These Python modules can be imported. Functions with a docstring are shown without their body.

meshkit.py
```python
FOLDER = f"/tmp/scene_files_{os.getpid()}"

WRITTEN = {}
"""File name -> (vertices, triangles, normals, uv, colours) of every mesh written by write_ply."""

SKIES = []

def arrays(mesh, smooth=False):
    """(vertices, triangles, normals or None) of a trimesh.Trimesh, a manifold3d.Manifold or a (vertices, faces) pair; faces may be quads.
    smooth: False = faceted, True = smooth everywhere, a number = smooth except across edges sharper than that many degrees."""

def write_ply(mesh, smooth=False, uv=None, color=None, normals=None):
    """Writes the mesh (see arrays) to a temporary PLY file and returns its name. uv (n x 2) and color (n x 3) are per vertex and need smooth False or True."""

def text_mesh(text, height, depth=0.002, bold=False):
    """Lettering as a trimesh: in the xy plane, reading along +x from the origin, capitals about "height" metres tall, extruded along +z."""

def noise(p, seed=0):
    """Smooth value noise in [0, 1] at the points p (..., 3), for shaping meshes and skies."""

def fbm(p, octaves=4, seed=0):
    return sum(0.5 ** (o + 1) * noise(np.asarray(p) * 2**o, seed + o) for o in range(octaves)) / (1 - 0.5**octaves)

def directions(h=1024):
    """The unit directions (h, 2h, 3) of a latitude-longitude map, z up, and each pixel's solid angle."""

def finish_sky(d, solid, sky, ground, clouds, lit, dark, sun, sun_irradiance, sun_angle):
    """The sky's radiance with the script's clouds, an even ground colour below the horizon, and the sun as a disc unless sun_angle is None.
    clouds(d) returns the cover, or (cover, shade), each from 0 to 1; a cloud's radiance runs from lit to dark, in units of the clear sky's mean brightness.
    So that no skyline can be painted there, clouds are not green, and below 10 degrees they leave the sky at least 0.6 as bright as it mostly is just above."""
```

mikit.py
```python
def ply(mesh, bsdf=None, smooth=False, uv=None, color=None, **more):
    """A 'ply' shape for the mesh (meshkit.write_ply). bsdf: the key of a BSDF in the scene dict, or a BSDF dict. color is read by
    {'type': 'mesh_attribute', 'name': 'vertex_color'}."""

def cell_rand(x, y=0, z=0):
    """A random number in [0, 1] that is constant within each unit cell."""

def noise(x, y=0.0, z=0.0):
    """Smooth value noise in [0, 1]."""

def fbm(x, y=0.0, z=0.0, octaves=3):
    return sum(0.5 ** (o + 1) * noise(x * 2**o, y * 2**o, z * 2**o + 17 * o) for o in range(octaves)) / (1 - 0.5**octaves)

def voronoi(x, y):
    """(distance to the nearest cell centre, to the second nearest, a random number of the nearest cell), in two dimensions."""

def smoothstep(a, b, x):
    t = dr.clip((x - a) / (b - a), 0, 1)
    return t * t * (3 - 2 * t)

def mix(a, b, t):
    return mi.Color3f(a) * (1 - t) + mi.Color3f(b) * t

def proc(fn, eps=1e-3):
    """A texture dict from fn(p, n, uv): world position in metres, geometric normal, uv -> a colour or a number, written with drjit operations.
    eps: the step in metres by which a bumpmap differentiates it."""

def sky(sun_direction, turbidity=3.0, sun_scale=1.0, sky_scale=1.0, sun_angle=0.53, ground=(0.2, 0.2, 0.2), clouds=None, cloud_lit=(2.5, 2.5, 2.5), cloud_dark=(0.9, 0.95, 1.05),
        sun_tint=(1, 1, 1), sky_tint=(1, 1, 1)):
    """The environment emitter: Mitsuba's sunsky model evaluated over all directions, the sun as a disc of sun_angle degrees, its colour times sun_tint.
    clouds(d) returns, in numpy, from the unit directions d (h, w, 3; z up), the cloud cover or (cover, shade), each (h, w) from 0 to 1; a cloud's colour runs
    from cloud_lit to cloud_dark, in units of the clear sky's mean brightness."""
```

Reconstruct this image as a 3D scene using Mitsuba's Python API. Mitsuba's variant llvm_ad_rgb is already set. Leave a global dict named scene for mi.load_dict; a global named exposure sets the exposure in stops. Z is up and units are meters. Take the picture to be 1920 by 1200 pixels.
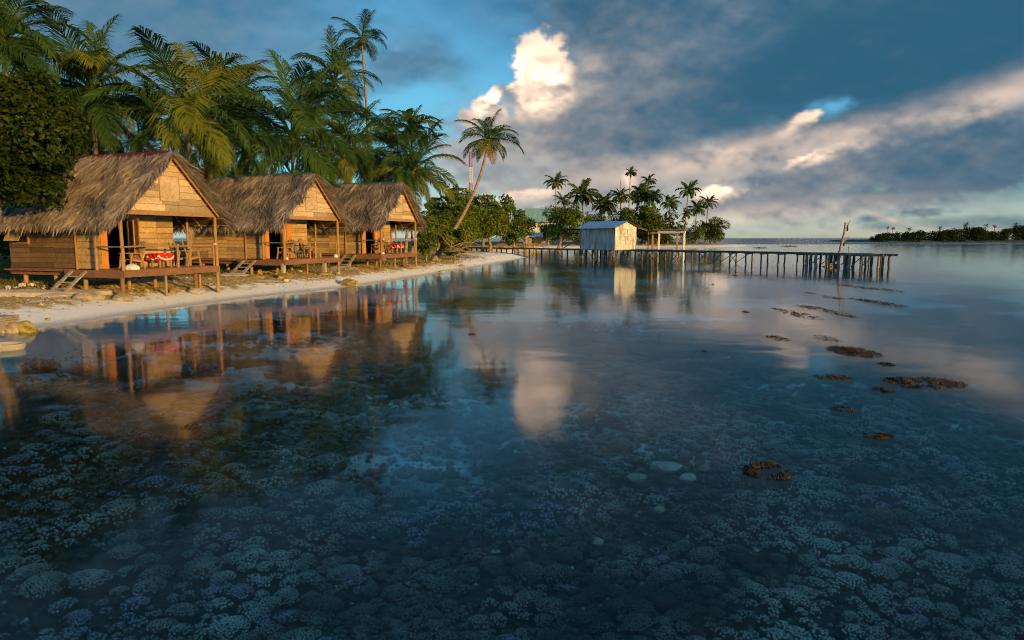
import math
import numpy as np
import trimesh
import mitsuba as mi
import drjit as dr
import mikit, meshkit
from scipy.spatial import cKDTree, Delaunay
from shapely.geometry import Polygon
import shapely

T = mi.ScalarTransform4f
scene, labels = {"type": "scene"}, {}

# ------------------------------------------------------------------ camera, sky, exposure
EYE, FPX, PITCH = 2.6, 1280.0, math.atan(153 / 1280)
CP, SP = math.cos(PITCH), math.sin(PITCH)
scene["camera"] = {"type": "perspective", "fov": 2 * math.degrees(math.atan(960 / FPX)), "fov_axis": "x", "near_clip": 0.1, "far_clip": 20000.0,
                   "to_world": T().look_at(origin=[0, 0, EYE], target=[0, CP, EYE - SP], up=[0, 0, 1])}
exposure = 2.5
SUN_AZ, SUN_EL = 137.0, 6.5          # degrees clockwise from the direction the camera looks in
_s = math.radians(SUN_AZ), math.radians(SUN_EL)
SUN = np.array([math.sin(_s[0]) * math.cos(_s[1]), math.cos(_s[0]) * math.cos(_s[1]), math.sin(_s[1])])


def ray(px, py):
    u, v = (px - 960) / FPX, (600 - py) / FPX
    return np.array([u, CP + v * SP, -SP + v * CP])


def bearing(px, py):
    d = ray(px, py)
    return math.degrees(math.atan2(d[0], d[1])), math.degrees(math.atan2(d[2], math.hypot(d[0], d[1])))


def at(px, py, Y):
    """The world point seen at that place of the photograph at the distance Y in front."""
    d = ray(px, py)
    return np.array([0, 0, EYE]) + d * (Y / d[1])


def on(px, py, z=0.0):
    d = ray(px, py)
    return np.array([0, 0, EYE]) + d * ((z - EYE) / d[2])


def clouds(d):
    az = np.degrees(np.arctan2(d[..., 0], d[..., 1]))
    el = np.degrees(np.arcsin(np.clip(d[..., 2], -1, 1)))
    q = np.stack([az / 6.0, el / 3.2, np.zeros_like(az)], -1)
    qd = d * 9.0                                           # seamless all round
    n1 = meshkit.fbm(qd, 6, 3) - 0.5
    n2 = meshkit.fbm(qd * np.array([1, 1, 2.2]) * 2.3, 5, 9) - 0.5
    nf = meshkit.fbm(qd * np.array([1, 1, 1.4]) * 5.0, 4, 21) - 0.5
    nh = meshkit.fbm(qd * np.array([1, 1, 1.3]) * 13.0, 3, 33) - 0.5
    cover = np.zeros_like(az)
    S = np.zeros_like(az)

    def over(m, c, s):
        nonlocal cover, S
        m = np.clip(m, 0, 1) * c
        cover = cover * (1 - m) + m
        S = S * (1 - m) + m * np.clip(s, 0, 1)

    def sst(a, b, x):
        t = np.clip((x - a) / (b - a), 0, 1)
        return t * t * (3 - 2 * t)

    def blob(px, py, rx, ry, tilt, c, s, soft=0.5, rough=1.0, fine=0.0, sv=0.3):
        a0, e0 = bearing(px, py)
        k = 0.0448 * math.cos(math.radians(a0)) ** 1.2
        t = math.radians(tilt)
        x, y = (az - a0), (el - e0)
        u, v = x * math.cos(t) + y * math.sin(t), -x * math.sin(t) + y * math.cos(t)
        r = np.sqrt((u / (rx * k)) ** 2 + (v / (ry * k)) ** 2)
        m = sst(-soft, soft, 1 - r + rough * (1.1 * n1 + 0.7 * n2) + fine * (2.2 * nf + 1.2 * nh))
        over(m, c, s + sv * (n2 + 0.9 * nf + 0.4 * nh))

    # unseen sky all round: broken low grey deck, left clearer overhead for cyan fill
    gen = sst(-0.10, 0.14, n1 + 0.25 * n2 + 0.02)
    over(gen * sst(2, 10, el), 0.45, 0.88 + 0.5 * n2)
    over(sst(4, 9, el) * sst(23, 17, el) * sst(-0.16, 0.05, n1 + 0.2 * n2 + 0.08), 0.86, 0.93 + 0.3 * n2)
    over(sst(14, 2, el), 0.45, 0.66 + 0.3 * n2)
    front = sst(56, 42, np.abs(az))                                   # in view: start from a clear sky
    cover, S = cover * (1 - front), S * (1 - front)
    # dark deck extended into unseen sky overhead to darken the near water's reflection
    over(front * sst(15, 27, el), 0.88, 0.98 + 0.25 * n2)
    # bright haze near the horizon
    over(front * sst(6.0, 0.5, el), 0.55, 0.60 + 0.25 * n2)
    # dark deck, upper left
    blob(60, -40, 520, 280, 0, 0.62, 0.93, 0.5, 0.5, 0, 0.10)
    blob(330, 60, 330, 180, 3, 0.45, 0.93, 0.45, 0.45, 0, 0.10)
    blob(150, 60, 130, 40, -30, 0.0, 0.5, 0.6, 0.6)
    blob(790, 95, 60, 34, -20, 0.40, 0.90, 0.7, 1.1, 0.2, 0.1)
    blob(735, 130, 60, 28, 10, 0.55, 0.93, 0.7, 1.0, 0.2, 0.1)
    blob(830, 130, 50, 26, -30, 0.30, 0.90, 0.8, 1.1, 0.2, 0.1)
    # soft grey-blue curtain behind and under the white tower
    blob(1120, 110, 110, 240, -14, 0.72, 0.80, 0.35, 0.6, 0.15, 0.2)
    blob(930, 290, 150, 80, 30, 0.62, 0.66, 0.20, 0.5, 0.40, 0.2)
    blob(1040, 285, 215, 95, -4, 0.62, 0.80, 0.25, 0.5, 0.2, 0.15)
    # the white sunlit towers, built of puffs
    for px, py, r, s in ((1012, 84, 26, -0.1), (1038, 92, 22, -0.05), (992, 105, 24, -0.05), (1030, 118, 30, -0.1), (1003, 135, 32, 0.0), (1052, 152, 26, 0.12), (1026, 168, 38, 0.12), (1066, 186, 22, 0.32), (990, 176, 20, 0.30), (1014, 208, 28, 0.52), (1060, 214, 22, 0.58), (980, 212, 24, 0.66), (1040, 232, 34, 0.68), (1022, 148, 40, 0.02), (1008, 182, 30, 0.3), (1044, 196, 34, 0.36),
                         (926, 186, 13, 0.02), (912, 198, 16, 0.15), (896, 208, 15, 0.35), (880, 222, 18, 0.55), (935, 215, 26, 0.62)):
        blob(px, py, r * 1.0, r, 0, 1.0, s + 0.03, 0.36, 0.45, 0.85, 0.45)
    blob(1112, 150, 40, 130, -12, 0.70, 0.66, 0.5, 0.7, 0.4, 0.3)
    blob(985, 265, 120, 40, 10, 0.6, 0.72, 0.6, 0.6, 0.3, 0.2)
    # the band lit peach, fading into the long dark deck above it and grey cloud below
    blob(1300, 318, 330, 56, 6, 0.80, 0.72, 0.6, 0.6, 0.15, 0.2)
    blob(1500, 262, 330, 66, 13, 0.78, 0.79, 0.7, 0.6, 0.15, 0.2)
    blob(1400, 278, 210, 30, 10, 0.80, 0.50, 0.8, 0.8, 0.3, 0.25)
    blob(1660, 222, 230, 60, 15, 0.80, 0.76, 0.9, 0.9, 0.3, 0.3)
    blob(1600, 225, 110, 34, 8, 0.75, 0.58, 0.8, 0.7, 0.3, 0.25)
    blob(1860, 178, 220, 84, 17, 0.88, 0.78, 0.9, 0.7, 0.2, 0.25)
    blob(1840, 200, 80, 34, 32, 0.75, 0.54, 0.8, 0.6, 0.2, 0.15)
    blob(1330, 140, 260, 116, 16, 0.72, 0.86, 0.40, 0.45, 0.08, 0.12)
    blob(1240, 205, 210, 66, 12, 0.80, 0.88, 0.5, 0.45, 0.08, 0.12)
    blob(1560, 130, 330, 70, 15, 0.88, 0.95, 0.55, 0.4, 0.05, 0.10)
    blob(1740, 90, 330, 80, 15, 0.97, 1.0, 0.5, 0.35, 0.0, 0.05)
    blob(1270, 30, 220, 110, 10, 0.55, 0.84, 0.5, 0.6, 0.1, 0.2)
    blob(1760, 10, 400, 130, 12, 0.95, 1.0, 0.5, 0.3, 0, 0.05)
    blob(1500, -130, 620, 130, 8, 0.85, 0.97, 0.5, 0.4, 0, 0.1)
    # a ragged blue hole with a bright rim
    m_a, m_e = bearing(1558, 196)
    hole = sst(0.9, -0.3, np.sqrt(((az - m_a) / 1.9) ** 2 + ((el - m_e) / 0.7) ** 2) - 0.35 - 2.2 * n2 - 1.4 * nf - 0.8 * n1)
    cover, S = cover * (1 - 0.9 * hole), S * (1 - 0.9 * hole)
    blob(1517, 218, 24, 8, 20, 0.95, 0.25, 0.5, 0.9, 1.0, 0.3)
    blob(1490, 236, 40, 12, 28, 0.7, 0.45, 0.6, 0.9, 0.8, 0.3)
    # the lower dark bank on the right with ragged underside and its sunlit tops
    blob(1525, 300, 60, 14, 14, 0.95, 0.25, 0.45, 0.9, 1.0, 0.4)
    blob(1590, 275, 50, 13, 5, 0.7, 0.50, 0.5, 0.8, 0.8, 0.4)
    blob(1330, 335, 70, 18, 4, 0.0, 0.5, 0.5, 0.9, 0.5)
    blob(1690, 318, 330, 60, 10, 0.90, 0.88, 0.55, 0.70, 0.45, 0.14)
    blob(1500, 350, 170, 36, 14, 0.85, 0.84, 0.5, 0.6, 0.5, 0.16)
    blob(1870, 290, 220, 75, 12, 0.97, 0.94, 0.5, 0.4, 0.1, 0.1)
    blob(1780, 345, 150, 22, 4, 0.85, 0.92, 0.25, 0.7, 0.7, 0.1)
    blob(1345, 360, 42, 12, 6, 0.95, 0.22, 0.45, 0.9, 1.1, 0.4)
    blob(1180, 340, 10, 14, 20, 0.7, 0.40, 0.6, 0.8, 0.8, 0.4)
    blob(955, 370, 60, 8, 8, 0.7, 0.38, 0.5, 1.0, 1.2, 0.4)
    blob(1015, 366, 40, 8, 20, 0.6, 0.45, 0.5, 1.0, 1.2, 0.4)
    blob(1150, 392, 260, 34, 2, 0.5, 0.74, 0.6, 0.7, 0.2, 0.3)
    blob(1420, 402, 200, 18, 6, 0.5, 0.64, 0.6, 0.9, 0.5, 0.3)
    blob(1600, 390, 220, 20, 4, 0.35, 0.68, 0.6, 0.9, 0.4, 0.3)
    blob(1745, 398, 46, 8, 2, 0.75, 0.88, 0.4, 0.9, 0.6, 0.2)
    blob(1655, 407, 30, 6, 0, 0.6, 0.88, 0.5, 0.9, 0.6, 0.2)
    blob(1690, 416, 60, 5, -18, 0.4, 0.45, 0.6, 0.9, 0.8)
    blob(1850, 420, 150, 14, 0, 0.55, 0.90, 0.6, 0.8, 0.4, 0.2)
    return cover, np.where(cover > 1e-4, 1 - (1 - np.clip(S / np.maximum(cover, 1e-4), 0, 1)) ** 1.4, 0)


scene["sky"] = mikit.sky(SUN.tolist(), turbidity=2.6, sun_scale=1.32, sky_scale=1.35, sun_angle=1.2, ground=(0.1, 0.12, 0.13), clouds=clouds,
                         cloud_lit=(8.8, 6.1, 4.1), cloud_dark=(0.10, 0.42, 0.72), sun_tint=(0.84, 0.93, 1.02), sky_tint=(0.36, 0.97, 1.55))

# ------------------------------------------------------------------ helpers
rng = np.random.default_rng(7)
_used = {}


def numbered(name):
    n = _used.get(name, 0)
    _used[name] = n + 1
    return name if n == 0 else f"{name}_{n:03d}"


def key_of(name, parent=None):
    return numbered(f"{parent}__{name}" if parent else name)


def thing(name, label, cat, group=None):
    k = numbered(name)
    labels[k] = {"label": label, "category": cat}
    if group:
        labels[k]["group"] = group
    return k


def put(name, mesh, bsdf, parent=None, smooth=False, label=None, cat=None, group=None, kind=None, color=None):
    k = key_of(name, parent)
    if isinstance(mesh, MB):
        mesh, col = mesh.get()
        color = col if color is None else color
    scene[k] = mikit.ply(mesh, bsdf, smooth=smooth, color=color)
    lab = {}
    if label: lab["label"] = label
    if cat: lab["category"] = cat
    if group: lab["group"] = group
    if kind: lab["kind"] = kind
    if lab: labels[k] = lab
    return k


def unit(v):
    v = np.asarray(v, float)
    return v / (np.linalg.norm(v, axis=-1, keepdims=True) + 1e-12)


BOXF = np.array([[0, 2, 1], [0, 3, 2], [4, 5, 6], [4, 6, 7], [0, 1, 5], [0, 5, 4], [1, 2, 6], [1, 6, 5], [2, 3, 7], [2, 7, 6], [3, 0, 4], [3, 4, 7]])


class MB:
    """Collects triangles into one mesh."""

    def __init__(self, fn=None):
        self.v, self.f, self.c, self.n, self.fn = [], [], [], 0, fn

    def add(self, v, f, c=None):
        v = np.asarray(v, float).reshape(-1, 3)
        self.v.append(v); self.f.append(np.asarray(f, int).reshape(-1, 3) + self.n)
        if c is not None:
            self.c.append(np.broadcast_to(c, v.shape))
        self.n += len(v)
        return self

    def hexa(self, p, c=None):
        return self.add(p, BOXF, c)

    def box(self, lo, hi, c=None):
        (x0, y0, z0), (x1, y1, z1) = lo, hi
        return self.hexa([[x0, y0, z0], [x1, y0, z0], [x1, y1, z0], [x0, y1, z0], [x0, y0, z1], [x1, y0, z1], [x1, y1, z1], [x0, y1, z1]], c)

    def beam(self, p, q, w, h, up=(0, 0, 1), c=None):
        p, q = np.asarray(p, float), np.asarray(q, float)
        d = unit(q - p)
        s = np.cross(d, up)
        s = unit(s if np.linalg.norm(s) > 1e-3 else np.cross(d, [1, 0, 0]))
        u = np.cross(s, d)
        o = [-s * w / 2 - u * h / 2, s * w / 2 - u * h / 2, s * w / 2 + u * h / 2, -s * w / 2 + u * h / 2]
        a = [p + k for k in o]; b = [q + k for k in o]
        return self.hexa([a[0], a[1], b[1], b[0], a[3], a[2], b[2], b[3]], c)

    def tube(self, pts, radii, n=7, c=None, cap=True):
        p = np.asarray(pts, float)
        r = np.broadcast_to(radii, (len(p),))
        t = unit(np.gradient(p, axis=0))
        ref = np.array([1.0, 0, 0]) if abs(t[0][2]) > 0.8 else np.array([0, 0, 1.0])
        a = unit(np.cross(t, ref)); b = np.cross(t, a)
        ang = np.arange(n) * 2 * np.pi / n
        v = p[:, None] + r[:, None, None] * (np.cos(ang)[None, :, None] * a[:, None] + np.sin(ang)[None, :, None] * b[:, None])
        i, j = np.meshgrid(np.arange(len(p) - 1), np.arange(n), indexing="ij")
        q = np.stack([i * n + j, i * n + (j + 1) % n, (i + 1) * n + (j + 1) % n, (i + 1) * n + j], -1).reshape(-1, 4)
        f = np.vstack([q[:, [0, 1, 2]], q[:, [0, 2, 3]]])
        v = v.reshape(-1, 3)
        if cap:
            m = len(v)
            v = np.vstack([v, p[0], p[-1]])
            k = np.arange(n)
            f = np.vstack([f, np.stack([np.full(n, m), (k + 1) % n, k], 1), np.stack([np.full(n, m + 1), m - n + k, m - n + (k + 1) % n], 1)])
        return self.add(v, f, c)

    def prism(self, poly, d0, d1, c=None):
        """Convex polygon (n x 3) swept from offset d0 to d1."""
        P = np.asarray(poly, float); n = len(P)
        v = np.vstack([P + d0, P + d1]); k = np.arange(n)
        f = [[0, i + 1, i] for i in range(1, n - 1)] + [[n, n + i, n + i + 1] for i in range(1, n - 1)]
        f += [[i, (i + 1) % n, n + (i + 1) % n] for i in k] + [[i, n + (i + 1) % n, n + i] for i in k]
        return self.add(v, f, c)

    def get(self):
        v, f = np.vstack(self.v), np.vstack(self.f)
        if self.fn is not None:
            v = self.fn(v)
        return trimesh.Trimesh(v, f, process=False), (np.vstack(self.c) if self.c else None)


def rock(c, size, seed, sub=3, rough=0.35):
    m = trimesh.creation.icosphere(sub)
    v = np.array(m.vertices)
    n = meshkit.fbm(v * 1.7 + seed * 3.1, 4, seed) - 0.5
    v = v * (1 + rough * 2 * n)[:, None] * np.asarray(size)
    return trimesh.Trimesh(v + np.asarray(c), m.faces, process=False)


# ------------------------------------------------------------------ materials
def principled(base, rough=0.8, spec=0.3, **more):
    return {"type": "twosided", "b": {"type": "principled", "base_color": base if isinstance(base, dict) else {"type": "rgb", "value": list(base)}, "roughness": rough, "specular": spec, **more}}


P, mix, sst = mikit.proc, mikit.mix, mikit.smoothstep


def wood_fn(a, b, f=9.0):
    def fn(p, n, uv):
        g = mikit.fbm(p.x * f, p.y * f, p.z * f * 0.9, 3)
        w = mikit.noise(p.x * 1.3 + 5, p.y * 1.3, p.z * 2.1)
        return mix(a, b, dr.clip(0.75 * g + 0.35 * w - 0.05, 0, 1))
    return fn


def weave_fn(a, b):
    """Plaited strips: a fine herringbone of raised slats that run one way and the other."""
    def fn(p, n, uv):
        s = (p.x * 0.34 + p.y * 0.94) * dr.abs(n.x) + (p.x * 0.94 - p.y * 0.34) * dr.abs(n.y)
        z = p.z
        col = dr.floor(s / 0.12)
        odd = col - 2 * dr.floor(col / 2)
        k = (z + (2 * odd - 1) * s) / 0.036
        strip = dr.abs(k - dr.floor(k) - 0.5) * 2
        r = mikit.cell_rand(col, dr.floor(k), 4)
        big = mikit.fbm(p.x * 1.1, p.y * 1.1, p.z * 2.6, 3)
        t = dr.clip(0.25 + 0.55 * r * (1 - strip * strip * strip) + 0.7 * (big - 0.45), 0, 1)
        return mix(a, b, t)
    return fn


scene["mat_deck"] = principled(P(wood_fn((0.13, 0.062, 0.035), (0.30, 0.15, 0.085))), 0.75)
scene["mat_post"] = principled(P(wood_fn((0.24, 0.135, 0.06), (0.46, 0.28, 0.13))), 0.75)
scene["mat_grey_wood"] = principled(P(wood_fn((0.085, 0.085, 0.085), (0.22, 0.21, 0.20))), 0.8)
scene["mat_pale_wood"] = principled(P(wood_fn((0.20, 0.165, 0.135), (0.40, 0.335, 0.28))), 0.8)
for _nm, _a, _b in (("mat_weave", (0.25, 0.15, 0.06), (0.66, 0.47, 0.235)), ("mat_weave_pale", (0.30, 0.21, 0.115), (0.74, 0.59, 0.40)), ("mat_weave_shaded", (0.10, 0.062, 0.03), (0.25, 0.16, 0.085))):  # third weave: weathered, with the shade of the unlit walls put into its colour
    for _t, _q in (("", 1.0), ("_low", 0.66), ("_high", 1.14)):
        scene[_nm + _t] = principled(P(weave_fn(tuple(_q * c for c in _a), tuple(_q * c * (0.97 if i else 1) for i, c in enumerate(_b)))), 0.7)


def tone(mat, g):
    return mat + ("", "_low", "_high")[int(g.choice(3, p=(0.45, 0.25, 0.30)))] if mat.startswith("mat_weave") else mat


scene["mat_door"] = principled(P(wood_fn((0.46, 0.17, 0.03), (0.66, 0.30, 0.06), 5)), 0.5)
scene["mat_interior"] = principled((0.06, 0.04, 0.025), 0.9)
scene["mat_vertex"] = principled({"type": "mesh_attribute", "name": "vertex_color"}, 0.85, 0.2)
scene["mat_white"] = principled((0.72, 0.70, 0.66), 0.6)
scene["mat_red_paint"] = principled((0.10, 0.012, 0.018), 0.6)
scene["mat_green_paint"] = principled((0.03, 0.09, 0.075), 0.6)
scene["mat_black"] = principled((0.02, 0.02, 0.02), 0.6)


def stone_fn(p, n, uv):
    g = mikit.fbm(p.x * 5, p.y * 5, p.z * 5, 4)
    h = mikit.noise(p.x * 23, p.y * 23, p.z * 23)
    return mix((0.20, 0.15, 0.08), (0.58, 0.50, 0.36), dr.clip(1.5 * g - 0.3 + 0.3 * (h - 0.5), 0, 1))


def yellow_stone_fn(p, n, uv):
    g = mikit.fbm(p.x * 6, p.y * 6, p.z * 6, 4)
    return mix((0.13, 0.10, 0.03), (0.56, 0.42, 0.10), dr.clip(2.0 * g - 0.55, 0, 1))


def concrete_fn(p, n, uv):
    g = mikit.fbm(p.x * 4, p.y * 4, p.z * 4, 4)
    return mix((0.26, 0.23, 0.19), (0.52, 0.48, 0.42), g)


scene["mat_stone"] = principled(P(stone_fn), 0.9)
scene["mat_yellow_stone"] = principled(P(yellow_stone_fn), 0.9)
scene["mat_concrete"] = principled(P(concrete_fn), 0.9)


def ground_fn(p, n, uv):
    big = mikit.fbm(p.x * 0.35, p.y * 0.35, 3.0, 3)
    mid = mikit.fbm(p.x * 2.2, p.y * 2.2, 5.0, 3)
    fine = mikit.fbm(p.x * 17, p.y * 17, 9.0, 2)
    sand = mix((0.56, 0.59, 0.59), (0.70, 0.72, 0.70), fine)
    litter = mix((0.16, 0.115, 0.04), (0.46, 0.36, 0.17), dr.clip(1.7 * fine - 0.3, 0, 1))
    grass = mix((0.035, 0.05, 0.014), (0.12, 0.115, 0.035), dr.clip(1.6 * mid - 0.35, 0, 1))
    far = sst(60.0, 85.0, p.y)
    lo = 0.30 + 0.25 * far
    c = mix(sand, litter, sst(lo, lo + 0.13, p.z + 0.34 * (mid - 0.5) + 0.10 * (fine - 0.5)))
    c = mix(c, grass, sst(0.62 + 0.2 * far, 0.80 + 0.2 * far, p.z + 0.3 * (big - 0.5) + 0.12 * (mid - 0.5)))
    wet = 1 - sst(0.0, 0.13, p.z + 0.03 * (mid - 0.5))
    return c * (1 - 0.48 * wet)


scene["mat_ground"] = principled(P(ground_fn), 0.95, 0.15)


def seabed_fn(p, n, uv):
    big = mikit.fbm(p.x * 0.16, p.y * 0.16, 1.0, 3)
    mid = mikit.fbm(p.x * 1.1, p.y * 1.1, 5.0, 4)
    fine = mikit.fbm(p.x * 9, p.y * 9, 9.0, 3)
    sand = mix((0.30, 0.34, 0.28), (0.50, 0.52, 0.44), fine)
    weed = mix((0.006, 0.008, 0.006), (0.065, 0.065, 0.042), dr.clip(1.7 * fine - 0.35, 0, 1))
    shore = sst(-0.42, -0.08, p.z)
    far = sst(24.0, 60.0, p.y)
    t = big * 0.9 + mid * 0.55 - 0.62 + 0.55 * shore - 0.1 * far
    return mix(weed, sand, sst(0.02, 0.26, t))


scene["mat_seabed"] = principled(P(seabed_fn), 0.95, 0.1)


def coral_fn(p, n, uv):
    c = mikit.fbm(p.x * 1.3, p.y * 1.3, 2.0, 3)
    e = mikit.noise(p.x * 2.1 + 9, p.y * 2.1, 7.0)
    f = mikit.noise(p.x * 45, p.y * 45, p.z * 45)
    k = mix((0.075, 0.066, 0.048), (0.46, 0.40, 0.31), dr.clip(2.0 * c - 0.55, 0, 1))
    k = mix(k, mi.Color3f(0.32, 0.235, 0.27), sst(0.76, 0.88, e))
    return k * (0.7 + 0.5 * f)


scene["mat_coral"] = principled(P(coral_fn), 0.9, 0.1)
scene["mat_coral_base"] = principled((0.035, 0.035, 0.028), 0.95, 0.1)


def patch_fn(p, n, uv):
    c = mikit.fbm(p.x * 6, p.y * 6, p.z * 9, 3)
    e = mikit.noise(p.x * 0.9 + 9, p.y * 0.9, 7.0)
    return mix(mix((0.014, 0.012, 0.010), (0.12, 0.095, 0.055), dr.clip(1.9 * c - 0.55, 0, 1)), mi.Color3f(0.09, 0.065, 0.055), sst(0.7, 0.8, e))


scene["mat_reef"] = principled(P(patch_fn), 0.85)
scene["mat_water"] = {"type": "principledthin", "base_color": {"type": "rgb", "value": [0.82, 0.97, 0.98]}, "roughness": 0.075, "spec_trans": 1.0, "diff_trans": 0.0, "eta": 1.25}


def sea_bump(p, n, uv):
    return (mikit.noise(p.x * 0.10, p.y * 0.55, 1.0) + 0.5 * mikit.noise(p.x * 0.31, p.y * 1.4, 2.0)) * 0.30


scene["mat_sea"] = {"type": "bumpmap", "t": P(sea_bump, 0.15), "scale": 1.0,
                    "b": {"type": "principled", "base_color": {"type": "rgb", "value": [0.012, 0.03, 0.05]}, "roughness": 0.18, "specular": 0.5}}


def siding_fn(p, n, uv):
    g = mikit.fbm(p.x * 1.6, p.y * 1.6, p.z * 0.6, 4)
    st = mikit.fbm(p.x * 7, p.y * 7, p.z * 0.9, 3)
    c = mix((0.40, 0.40, 0.37), (0.80, 0.82, 0.80), dr.clip(1.2 * g + 1.7 * st - 0.95, 0, 1))
    rust = mikit.fbm(p.x * 3.1 + 4, p.y * 3.1, p.z * 0.5, 3) + 0.25 * (mikit.noise(p.x * 15, p.y * 15, p.z * 1.2) - 0.5)
    return mix(c, mi.Color3f(0.30, 0.20, 0.12), 0.75 * sst(0.56, 0.70, rust))


scene["mat_siding"] = principled(P(siding_fn), 0.6)
scene["mat_tin_blue"] = principled((0.16, 0.36, 0.58), 0.45, 0.5)
scene["mat_tin_dark"] = principled((0.07, 0.06, 0.055), 0.7)
scene["mat_roof_teal"] = principled((0.20, 0.40, 0.40), 0.6)
scene["mat_tower_red"] = principled((0.40, 0.05, 0.07), 0.6)


def trunk_fn(p, n, uv):
    ring = mikit.noise(p.x * 2, p.y * 2, p.z * 11)
    g = mikit.fbm(p.x * 8, p.y * 8, p.z * 3, 3)
    return mix((0.15, 0.10, 0.065), (0.40, 0.30, 0.21), dr.clip(0.6 * ring + 0.8 * g - 0.2, 0, 1))


scene["mat_trunk"] = principled(P(trunk_fn), 0.9)


def leaf(base, trans=0.7, rough=0.45):
    return {"type": "principledthin", "base_color": base if isinstance(base, dict) else {"type": "rgb", "value": list(base)}, "roughness": rough, "diff_trans": trans, "spec_trans": 0.0, "eta": 1.4}


FROND = ["mat_frond", "mat_frond_yellow", "mat_frond_dark", "mat_frond_dry"]
scene["mat_frond"] = leaf((0.066, 0.135, 0.034))
scene["mat_frond_yellow"] = leaf((0.17, 0.205, 0.03))
scene["mat_frond_dark"] = leaf((0.04, 0.088, 0.028))
scene["mat_frond_dry"] = leaf((0.22, 0.13, 0.045), 0.3)
scene["mat_leaf"] = leaf({"type": "mesh_attribute", "name": "vertex_color"}, 0.6)

# ------------------------------------------------------------------ land, seabed, water
SHORE = [(-60, -40), (-30, -4), (-19.5, 10.5), (-15.6, 16.2), (-13.8, 19.8), (-13.05, 25.07), (-11.36, 31.5), (-9.0, 36.0), (-7.0, 44.7), (-3.8, 61.0), (-0.6, 78.0), (1.6, 91.0), (2.6, 99.0), (1.0, 110.0), (0.0, 122.0),
         (4.0, 150.0), (12.0, 172.0), (26.0, 184.0), (44.0, 188.0), (62.0, 195.0), (77.0, 222.0), (84.0, 246.0), (86.0, 258.0), (80.0, 272.0), (60.0, 300.0), (20, 340), (-60, 380), (-220, 400), (-260, 100), (-200, -40)]


def smooth_line(pts, it=2):
    p = np.asarray(pts, float)
    for _ in range(it):
        q = np.roll(p, -1, axis=0)
        p = np.stack([0.75 * p + 0.25 * q, 0.25 * p + 0.75 * q], 1).reshape(-1, 2)
    return p


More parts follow.
